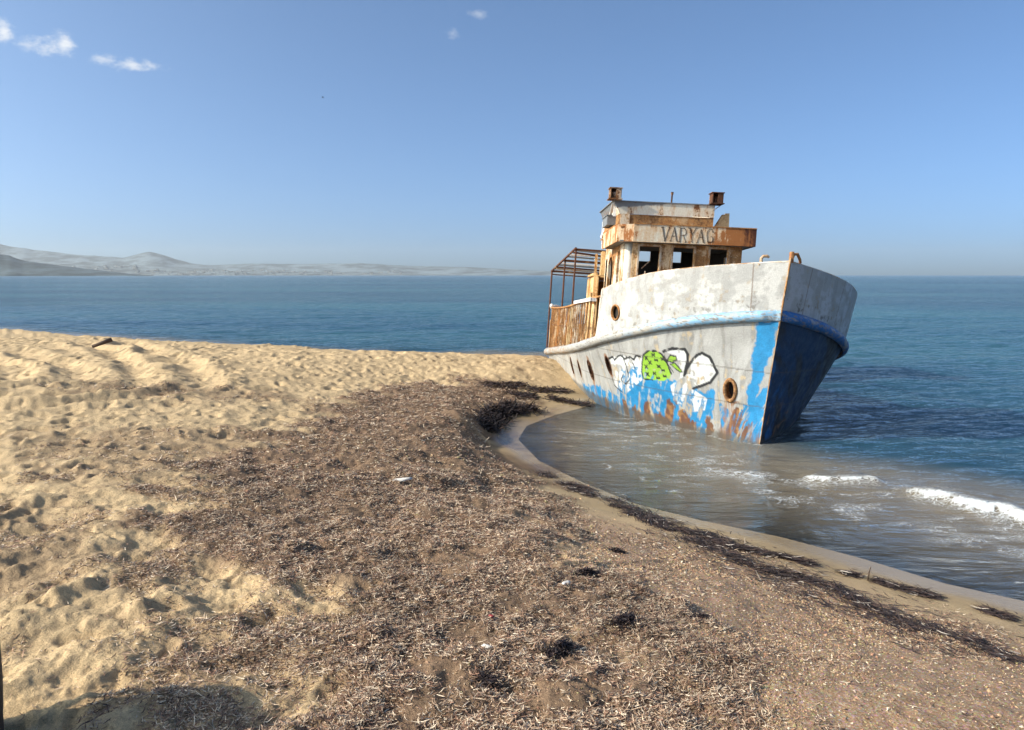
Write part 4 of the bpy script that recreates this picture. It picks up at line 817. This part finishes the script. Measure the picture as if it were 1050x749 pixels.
def make_aft():
    # low engine casing behind the wheelhouse
    m = MB(); wall('y', -1.22, -9.0, -7.53, .95, 2.86, .04, [(-8.3, -8.05, 1.9, 2.5), (-8.8, -8.6, 1.5, 1.8)], m); wall('y', 1.3, -9.0, -7.53, .95, 2.86, .04, [], m); wall('x', -9.0, -1.2, 1.28, .95, 2.86, .04, [(-.4, .4, 1.1, 2.4)], m); m.box((-8.27, .04, 2.88), (1.5, 2.56, .03))
    ca = m.build('engine_casing', MAT_ORANGE, boat, fn=SK)
    m = MB(); m.box((-7.62, -1.10, 3.15), (.2, .12, .62)); m.box((-8.2, -1.25, 2.93), (.9, .10, .05)); m.bar((-7.6, -1.28, 2.2), (-7.6, -1.28, 3.4), .06, .03); m.build('vent_trunk', MAT_ORANGE, ca, fn=SK)
    # canopy frame over the after deck
    cz = lambda x: 3.43 + (x + 7.6) * .18
    can = MB()
    for y in (-1.80, 1.75): can.bar((-7.5, y, cz(-7.5)), (-9.75, y * 1.17, cz(-9.75)), .038, .038)
    can.bar((-7.6, -1.80, cz(-7.6)), (-7.6, -1.05, cz(-7.6)), .045); can.bar((-9.72, -2.1, cz(-9.72)), (-9.72, 2.05, cz(-9.72)), .05); can.bar((-9.72, -2.1, cz(-9.72) - .09), (-9.72, 2.05, cz(-9.72) - .09), .03)
    can.bar((-8.6, -1.95, cz(-8.6)), (-8.6, 1.9, cz(-8.6)), .04); cn = can.build('canopy_frame', MAT_DARK_RUST, boat)
    rr = random.Random(3)
    for i, x in enumerate((-7.78, -7.98, -8.18, -8.38, -8.78, -8.98, -9.2, -9.42, -9.58)):
        s = MB(); e = 1.80 + .04 * i; s.bar((x + rr.uniform(-.05, .05), -e + .05, cz(x) + .03), (x + rr.uniform(-.09, .09), (-.75 if x > -8.4 else e - rr.uniform(.1, .9)), cz(x) + rr.uniform(-.03, .04)), rr.uniform(.09, .16), .03); s.build('canopy_slat', (MAT_GREY, MAT_DARK_RUST, MAT_WHITE)[i % 3], cn)
    s = MB(); s.bar((-8.1, -1.2, cz(-8.1) - .06), (-8.5, -.3, cz(-8.5) - .02), .2, .012); s.build('canopy_slat', MAT_WHITE, cn)
    for x, y, zt in ((-9.68, -2.10, cz(-9.68)), (-8.62, -1.90, cz(-8.62)), (-7.62, -1.78, cz(-7.62)), (-9.68, 2.05, cz(-9.68)), (-7.62, 1.73, cz(-7.62))):
        p = MB(); p.tube([(x, y, 1.0), (x, y * 1.0, zt)], .022, 8); p.build('canopy_post', MAT_DARK_RUST, cn)
    # rail round the after deck: uneven stanchions, some plates still hanging between them
    edge = lambda s, side, inn=.05: Vector(hull_pt(s, 1.0, side)) + Vector((0, -side * inn, 0))
    railz = lambda s: 2.06 - .09 * math.sin(math.pi * (s - 2.6) / 7.2)
    top = {}
    ss = list(np.linspace(2.72, 9.9, 27))
    for side in (-1, 1):
        prev = None
        for i, s in enumerate(ss if side < 0 else ss[::2]):
            p = edge(s, side); lean = rr.uniform(-.05, .05); q = Vector((p.x + lean, p.y - side * .02, railz(s))); w = rr.choice((.03, .035, .045, .06))
            b = MB(); b.bar(p + Vector((0, 0, .05)), q, w, .03, up=(0, 1, 0)); b.build('rail_post', rr.choice((MAT_RUST, MAT_ORANGE, MAT_RUST, MAT_CREAM, MAT_CREAM_RUST)), boat)
            if prev is not None and side < 0 and rr.random() < (.28 if s < 6.5 else .6):
                h = rr.uniform(.45, .97) if s < 6.5 else rr.uniform(.55, .8); g = MB(); a0, a1 = prev; z0 = a0.z + .06
                off = Vector((0, .03, 0)); g.b.faces.new([g.b.verts.new(v) for v in (a0 + off + Vector((0, 0, .06)), p + off + Vector((0, 0, .06)), p.lerp(q, h * rr.uniform(.93, 1)) + off, a0.lerp(a1, h) + off)])
                pl = g.build('bulwark_plate', rr.choice((MAT_ORANGE, MAT_ORANGE, MAT_CREAM_RUST, MAT_RUST)), boat); so = pl.modifiers.new('thickness', 'SOLIDIFY'); so.thickness = .012
            prev = (p, q)
        pts = [Vector((edge(s, side).x, edge(s, side).y - side * .02, railz(s) + .015)) for s in np.linspace(2.6, 9.95, 40)]
        b = MB()
        for a, c in zip(pts, pts[1:]): b.bar(a, c + (c - a) * .02, .085, .03)
        b.build('top_rail', MAT_RUST if side < 0 else MAT_DARK_RUST, boat)
        mid = [p - Vector((0, 0, .42)) for p in pts[16:]]; b = MB(); b.tube(mid, .014, 6); b.build('guard_rail', MAT_DARK_RUST, boat)
    # rounded stern: taffrail with the last white paint on it
    arc = [Vector(hull_pt(s, 1.0, sd)) + Vector((.03, -sd * .04, 0)) for sd, rng_ in ((-1, np.linspace(9.0, 10.19, 14)), (1, np.linspace(10.19, 9.0, 14))) for s in rng_]
    b = MB(); b.tube([Vector((p.x, p.y, railz(9.6) + .03 + .02 * math.sin(i))) for i, p in enumerate(arc)], .05, 8); b.build('taffrail', MAT_WHITE, boat, True)
    g = MB()
    for a, c in zip(arc, arc[1:]): g.quad(a + Vector((0, 0, .03)), c + Vector((0, 0, .03)), c + Vector((0, 0, .80)), a + Vector((0, 0, .80)))
    pl = g.build('stern_plate', MAT_ORANGE, boat); so = pl.modifiers.new('thickness', 'SOLIDIFY'); so.thickness = .012
    # loose white plank lying along the forward end of the rail
    b = MB(); b.bar((-2.62, -2.11, 2.02), (-4.6, -2.12, 2.03), .10, .05, bev=.006); b.build('loose_plank', MAT_WHITE, boat)
make_aft()
# ---------------------------------------------------------------- seaweed, shells and odds and ends on the sand
def ribbons(name, x, y, zoff, length, width, yaw, pitch, bend, C, curl):
    """one mesh of many thin curved ribbons lying on the ground"""
    n = len(x); z = ground(x, y) + zoff; K = 4; t = np.linspace(-.5, .5, K)
    V = np.zeros((n, K, 2, 3), np.float32)
    for i, q in enumerate(t):
        th = yaw + bend * q; cx = x + length * q * np.cos(yaw + bend * q * .5); cy = y + length * q * np.sin(yaw + bend * q * .5)
        cz = z + length * q * np.sin(pitch) + curl * length * (q * q * 4 - .3); tw = np.sin(pitch * 9 + q * 2.4) * .8
        wx, wy, wz = -np.sin(th) * np.cos(tw), np.cos(th) * np.cos(tw), np.sin(tw); w = width * (1 - .55 * abs(q * 2) ** 2) * .5
        for s, sg in ((0, -1), (1, 1)): V[:, i, s] = np.stack([cx + sg * wx * w, cy + sg * wy * w, cz + sg * wz * w], -1)
    base = (np.arange(n) * K * 2)[:, None, None]; k = (np.arange(K - 1) * 2)[None, :, None]; F = (base + k + np.array([0, 1, 3, 2])[None, None]).reshape(-1, 4)
    me = np_mesh(name, V.reshape(-1, 3), F); attr_col(me, 'tint', np.repeat(C, K * 2, 0)); return me

def ribbon_mat():
    t = NT('dried_seaweed'); v = t.noise(t.coord(), 220, 3, .6); k = t.n('ShaderNodeCombineXYZ'); f = t.ramp(v, .3, .7, .75, 1.2)
    for i in range(3): t.L.new(f, k.inputs[i])
    return t.done(t.bsdf(t.mix(1.0, t.attr('tint'), k.outputs[0], 'MULTIPLY'), .6, .35))
MAT_WEED = ribbon_mat()
PAL_DRY = np.array([(.72, .58, .42), (.57, .42, .285), (.42, .28, .18), (.29, .175, .11), (.16, .09, .06), (.07, .042, .034), (.36, .195, .125)])
PAL_WET = np.array([(.035, .022, .02), (.022, .016, .016), (.06, .035, .028), (.09, .055, .04)])
def pick(pal, p, n, jit=.2):
    return pal[rng.choice(len(pal), n, p=p)] * (1 - jit + 2 * jit * rng.random((n, 1)))

def scatter_dry():
    X, Y, W = [], [], []
    # sample by polar rings so that near ground gets real-size ribbons and far ground gets fewer, wider ones
    for r0, r1, n in ((1.6, 4.2, 230000), (4.2, 7.5, 210000), (7.5, 15.5, 150000)):
        r = np.sqrt(rng.random(n) * (r1 * r1 - r0 * r0) + r0 * r0) if r0 > 5 else r0 + rng.random(n) * (r1 - r0)
        a = rng.uniform(-.72, .60, n); X.append(r * np.sin(a)); Y.append(r * np.cos(a)); W.append(np.clip(r / 7.5, .72, 1.45))
    x, y, w = map(np.concatenate, (X, Y, W)); _, d, weed, thin, grav = ground(x, y, True)
    cl = fbm(x * 3.4, y * 3.4, 301, 4); p = weed * sstep(.24, .50, cl) + thin * .5 * sstep(.42, .62, cl) + .008 * (d > 1.2) + .34 * grav * sstep(.48, .62, fbm(x * 2.0, y * 2.0, 303, 4))
    k = (rng.random(len(x)) < p) & (d > .6); x, y, w, cl = x[k], y[k], w[k], cl[k]; n = len(x)
    dark = sstep(.5, .64, fbm(x * 1.6, y * 1.6, 305, 4)); C = pick(PAL_DRY, [.17, .18, .18, .16, .13, .08, .10], n); C = C * (1 - .22 * dark)[:, None]
    ln = rng.gamma(3, .0105, n) * w + .008; wd = rng.uniform(.003, .0072, n) * w ** 1.1
    me = ribbons('dry_seaweed', x, y, rng.random(n) ** 1.5 * .014 * w + .002, ln, wd, rng.uniform(0, 6.28, n), rng.normal(0, .26, n), rng.normal(0, 1.3, n), C, rng.uniform(-.05, .16, n))
    o = link('dry_seaweed', me, MAT_WEED); tag(o, 'dry grey brown seaweed ribbons matted over the sand', kind='stuff')

def scatter_shells():
    # chips of shell and small pebbles in the coarse strip towards the water
    n = 230000; r = 1.7 + 7.2 * rng.random(n) ** 1.3; a = rng.uniform(-.35, .75, n); x, y = r * np.sin(a), r * np.cos(a); _, d, weed, thin, grav = ground(x, y, True)
    p = grav * (.25 + .75 * sstep(.40, .62, fbm(x * 2.1, y * 2.1, 311, 4))) * sstep(.7, 1.9, d) + .12 * weed
    k = rng.random(n) < p; x, y, r = x[k], y[k], r[k]; n = len(x); z = ground(x, y)
    s = (rng.gamma(2.4, .0013, n) + .0015) * np.clip(r / 4.2, .85, 1.9); asp = rng.uniform(.5, 1, n); fl = rng.uniform(.25, .7, n); yaw = rng.uniform(0, 6.28, n); tilt = rng.normal(0, .35, n)
    base = np.array([(1, 0, 0), (.2, 1, .1), (-1, .15, 0), (-.1, -1, 0), (.1, .1, 1), (0, 0, -.8)]); V = np.zeros((n, 6, 3), np.float32)
    for i, (bx, by, bz) in enumerate(base):
        j = 1 + .3 * (rng.random(n) - .5); px = bx * s * j; py = by * s * asp * j; pz = bz * s * fl + px * tilt
        V[:, i] = np.stack([x + px * np.cos(yaw) - py * np.sin(yaw), y + px * np.sin(yaw) + py * np.cos(yaw), z + pz + s * .15], -1)
    T = np.array([(0, 1, 4), (1, 2, 4), (2, 3, 4), (3, 0, 4), (1, 0, 5), (2, 1, 5), (3, 2, 5), (0, 3, 5)]); F = (np.arange(n) * 6)[:, None, None] + T[None]
    me = np_mesh('shell_grit', V.reshape(-1, 3), F.reshape(-1, 3), False)
    C = pick(np.array([(.50, .33, .18), (.34, .20, .115), (.68, .56, .40), (.20, .115, .07), (.42, .22, .13), (.36, .29, .13), (.07, .045, .035)]), [.24, .22, .12, .15, .1, .09, .08], n)
    attr_col(me, 'tint', np.repeat(C, 6, 0)); o = link('shell_grit', me, MAT_WEED); tag(o, 'coarse grit of shell chips and small pebbles', kind='stuff')

WRACK = [([(1.55, 6.75), (1.87, 6.15), (2.2, 6.03), (2.51, 5.79), (2.81, 5.6), (3.08, 5.28), (3.26, 5.11), (3.39, 4.84), (3.7, 4.4)], .04, 4600, 1.0),
         ([(.36, 8.95), (.65, 8.29), (1.0, 7.75), (1.15, 7.4), (1.37, 6.66), (1.6, 6.16), (1.9, 5.6), (2.2, 5.35), (2.33, 5.03), (2.47, 4.54), (2.61, 4.25), (2.74, 3.93)], .065, 4800, 1.0),
         ([(.55, 8.6), (1.05, 7.95), (1.35, 7.2), (1.63, 6.85), (1.95, 6.1)], .08, 2000, .8), ([(1.3, 6.6), (1.6, 5.9), (2.1, 5.2), (2.4, 4.6), (2.6, 4.0)], .28, 1300, .5)]
def scatter_wrack():
    X, Y, T_, S = [], [], [], []
    for P, sp, n, k in WRACK:
        P = np.array(P); L = np.concatenate([[0], np.cumsum(np.hypot(*np.diff(P, axis=0).T))]); q = rng.random(n) * L[-1]
        keep = fbm(q * 2.2 + sp * 90, q * 0, 321, 4) > .30 - .06 * k; q = q[keep]; px = np.interp(q, L, P[:, 0]); py = np.interp(q, L, P[:, 1]); e = 1e-2
        tx = np.interp(q + e, L, P[:, 0]) - np.interp(q - e, L, P[:, 0]); ty = np.interp(q + e, L, P[:, 1]) - np.interp(q - e, L, P[:, 1]); th = np.arctan2(ty, tx)
        o = rng.normal(0, sp, len(q)) * (.5 + fbm(q * 5, q * 0 + 3, 322, 2)) + (fbm(q * 1.7, q * 0 + 9, 323, 3) - .5) * .22
        X.append(px - np.sin(th) * o); Y.append(py + np.cos(th) * o); T_.append(th + rng.normal(0, .35, len(q))); S.append(np.full(len(q), k))
    x, y, th = map(np.concatenate, (X, Y, T_)); n = len(x); C = pick(PAL_WET, [.4, .3, .2, .1], n); pale = rng.random(n) < .05; C[pale] = np.array([.42, .36, .3]) * (.7 + .5 * rng.random((pale.sum(), 1)))
    me = ribbons('tide_wrack', x, y, rng.random(n) ** 2 * .03 + .003, rng.gamma(3, .024, n) + .02, rng.uniform(.0035, .008, n), th, rng.normal(0, .16, n), rng.normal(0, .7, n), C, rng.uniform(-.05, .1, n))
    o = link('tide_wrack', me, MAT_WEED); tag(o, 'strands of dark wet seaweed left along the tide lines', kind='stuff')
    # thick dark weed along the undercut edge of the cove
    P = np.array([(-.45, 11.2), (-.33, 12.2), (-.05, 12.85), (.36, 12.95)]); L = np.concatenate([[0], np.cumsum(np.hypot(*np.diff(P, axis=0).T))]); n = 1700; q = rng.random(n) * L[-1]
    x = np.interp(q, L, P[:, 0]) + rng.normal(.06, .09, n); y = np.interp(q, L, P[:, 1]) + rng.normal(0, .09, n)
    me = ribbons('weed_bank', x, y, rng.random(n) * .07, rng.gamma(3, .04, n) + .03, rng.uniform(.010, .022, n), rng.uniform(0, 6.28, n), rng.normal(0, .5, n), rng.normal(0, 1.4, n), pick(PAL_WET, [.45, .35, .15, .05], n), rng.uniform(-.1, .2, n))
    o = link('weed_bank', me, MAT_WEED); tag(o, 'thick bank of dark seaweed at the edge of the small cove', kind='stuff')
    P2 = [((.3, 14.5), (1.15, 14.9)), ((.0, 14.0), (.45, 14.1)), ((.7, 14.2), (1.45, 13.9)), ((-.5, 14.3), (.2, 14.6))]; X = []; Y = []
    for (a, b), (c, d_) in P2:
        q = rng.random(420); X.append(a + (c - a) * q + rng.normal(0, .06, 420)); Y.append(b + (d_ - b) * q + rng.normal(0, .10, 420))
    x, y = np.concatenate(X), np.concatenate(Y); n = len(x)
    me = ribbons('stray_weed', x, y, rng.random(n) * .03, rng.gamma(3, .03, n) + .03, rng.uniform(.01, .02, n), rng.normal(0, .7, n), rng.normal(0, .3, n), rng.normal(0, 1, n), pick(PAL_WET, [.3, .3, .25, .15], n), rng.uniform(-.05, .15, n))
    o = link('stray_weed', me, MAT_WEED); tag(o, 'dark scraps of weed on the damp sand near the hull', kind='stuff')

def gz(x, y): return float(ground(np.array([x]), np.array([y]))[0])
def clod(x, y, lx, ly, rot, label, n=260, seed=1):
    r = np.random.default_rng(seed); u = r.normal(0, .38, n) * lx; v = r.normal(0, .38, n) * ly; cx = x + u * math.cos(rot) - v * math.sin(rot); cy = y + u * math.sin(rot) + v * math.cos(rot)
    hgt = np.exp(-(u / lx) ** 2 * 3 - (v / ly) ** 2 * 3) * min(lx, ly) * .5 * r.random(n)
    C = PAL_WET[r.choice(4, n, p=[.45, .35, .15, .05])] * (.7 + .6 * r.random((n, 1)))
    me = ribbons('seaweed_clump', cx, cy, hgt + .003, r.gamma(3, .009, n) + .012, r.uniform(.004, .009, n), r.normal(rot, .6, n), r.normal(0, .3, n), r.normal(0, 1.2, n), C, r.uniform(-.1, .15, n))
    o0 = gz(x, y); me.transform(Matrix.Translation((-x, -y, -o0))); o = link('seaweed_clump', me, MAT_WEED); o.location = (x, y, o0); tag(o, label, 'seaweed', 'dark clumps of seaweed on the grit'); return o
def stick(name, pts, r, mat, label, cat):
    m = MB(); x, y = pts[0][0], pts[0][1]; z0 = gz(x, y); P = [(px - x, py - y, dz) for px, py, dz in pts]; m.tube(P, r, 7); o = m.build(name, mat, None, True); o.location = (x, y, z0); tag(o, label, cat); return o

def make_bits():
    clod(.22, 3.24, .12, .045, .9, 'black slanting clump of seaweed on the brown grit in the near middle of the beach', 420, 1)
    clod(.44, 4.26, .10, .06, .5, 'squat black clump of seaweed on pinkish grit, second farthest of the near clumps', 380, 2)
    clod(.75, 5.25, .07, .05, .2, 'small round black clump of seaweed on bare grit, farthest of the near clumps', 260, 3)
    clod(-.10, 2.93, .06, .09, .1, 'small dark clump of seaweed sunk in the pale ribbons at the bottom of the picture', 260, 4)
    clod(.55, 3.53, .11, .07, .8, 'wide tangled black clump of seaweed among curled pale ribbons', 420, 5)
    clod(.98, 3.75, .03, .13, 2.0, 'thin upright strand of black seaweed lying across the smooth grit', 160, 6)
    wood = flat_mat('sea_worn_wood', (.10, .065, .045), .85)
    stick('driftwood', [(-8.95, 16.15, .10), (-8.60, 16.30, .24)], [.035, .05], wood, 'short dark piece of driftwood lying on the pale sand far up the beach', 'driftwood')
    stick('twig', [(2.74, 5.62, .0), (2.745, 5.62, .06), (2.755, 5.615, .11)], [.006, .005, .003], wood, 'little dark twig standing upright in the tide line of seaweed', 'twig')
    pale = flat_mat('sun_bleached_shell', (.74, .68, .60), .6, .4, .2, 60)
    def chip(name, x, y, s, mat, label, cat):
        b = bmesh.new(); bmesh.ops.create_icosphere(b, subdivisions=3, radius=1)
        for v in b.verts:
            q = 1 + .28 * math.sin(v.co.x * 4 + v.co.y * 3) * math.cos(v.co.y * 5 + 1); v.co = Vector((v.co.x * s[0] * q, v.co.y * s[1] * q, max(v.co.z, -.3) * s[2] * q))
        me = bpy.data.meshes.new(name); b.to_mesh(me); b.free(); me.polygons.foreach_set('use_smooth', [True] * len(me.polygons)); o = link(name, me, mat); o.location = (x, y, gz(x, y) + .012); o.rotation_euler = (.1, .12, x * 3); tag(o, label, cat)
    chip('cuttlebone', -.98, 6.55, (.085, .032, .02), pale, 'long chalk white cuttlebone on the matted brown seaweed', 'cuttlebone')
    chip('shell', -.11, 3.19, (.022, .013, .008), pale, 'small white shell among dry ribbons in the near middle of the beach', 'shell')
    chip('plastic_scrap', -.1, 3.54, (.012, .009, .005), flat_mat('faded_red_plastic', (.35, .05, .05), .5), 'tiny faded red scrap of plastic in the brown grit', 'litter')
    chip('shell', 2.72, 4.0, (.032, .012, .01), pale, 'slim white shell lying in the dark tide line near the water', 'shell')
    chip('shell', .30, 4.02, (.03, .016, .012), pale, 'rounded pale shell beside the wide tangle of black weed', 'shell')
    # stand-in bag for an unknown black object, shaped to cast the corner shadow
    cloth = flat_mat('black_nylon', (.012, .012, .014), .7, .4, .3, 120, .4, .003); e = empty('shadow_caster_bag', (-2.10, 2.40, gz(-2.10, 2.40) - .02)); e.rotation_euler = (0, 0, R(34))
    tag(e, 'black bag at the left edge, stand-in for an unknown object that casts the shadow', 'shadow_caster_bag')
    m = MB(); m.box((0, 0, .32), (.60, .44, .64), bev=.09); b = m.b
    bmesh.ops.subdivide_edges(b, edges=b.edges[:], cuts=2, use_grid_fill=True)
    for v in b.verts:
        h = v.co.z / .64; k = 1.02 + .06 * math.sin(h * math.pi) - .16 * max(0, h - .72) / .28; v.co.x *= k; v.co.y *= k; v.co += Vector((fbm(np.array([v.co.y * 9.]), np.array([h * 7.]), 7, 2)[0] - .5, fbm(np.array([v.co.x * 9.]), np.array([h * 7.]), 8, 2)[0] - .5, 0)) * .018
    m.build('bag_body', cloth, e, True)
    m = MB(); m.box((0, -.25, .25), (.40, .11, .30), bev=.04); m.build('front_pocket', cloth, e, True)
    m = MB(); m.tube([(-.09, 0, .62), (-.07, 0, .68), (0, 0, .70), (.07, 0, .68), (.09, 0, .62)], .012, 8); m.build('grab_loop', cloth, e, True)
    for s in (-.14, .14):
        m = MB(); m.tube([(s, .22, .56), (s * 1.1, .30, .46), (s * 1.2, .31, .3), (s * 1.2, .23, .1)], .022, 8); m.build('shoulder_strap', cloth, e, True)
def make_gull():
    # one far bird gliding over the bay
    e = empty('gull', (-20.2, 84, 21.2)); e.scale = (.55, .55, .55); m = MB(); m.tube([(-.20, 0, 0), (-.1, 0, .01), (.05, 0, .015), (.17, 0, .02), (.22, 0, .015)], [.015, .05, .065, .04, .012], 8); g = flat_mat('gull_grey', (.12, .12, .13), .8); body = m.build('bird_body', g, e, True)
    for s in (-1, 1):
        w = MB(); w.b.faces.new([w.b.verts.new(p) for p in ((.08, s * .04, .02), (.13, s * .28, .12), (.02, s * .6, .08), (-.03, s * .3, .11), (-.07, s * .04, .02))]); o = w.build('wing', g, e); md = o.modifiers.new('thickness', 'SOLIDIFY'); md.thickness = .012
    tag(e, 'tiny dark gull gliding alone high in the blue sky', 'bird')
scatter_dry(); scatter_shells(); scatter_wrack(); make_bits(); make_gull()
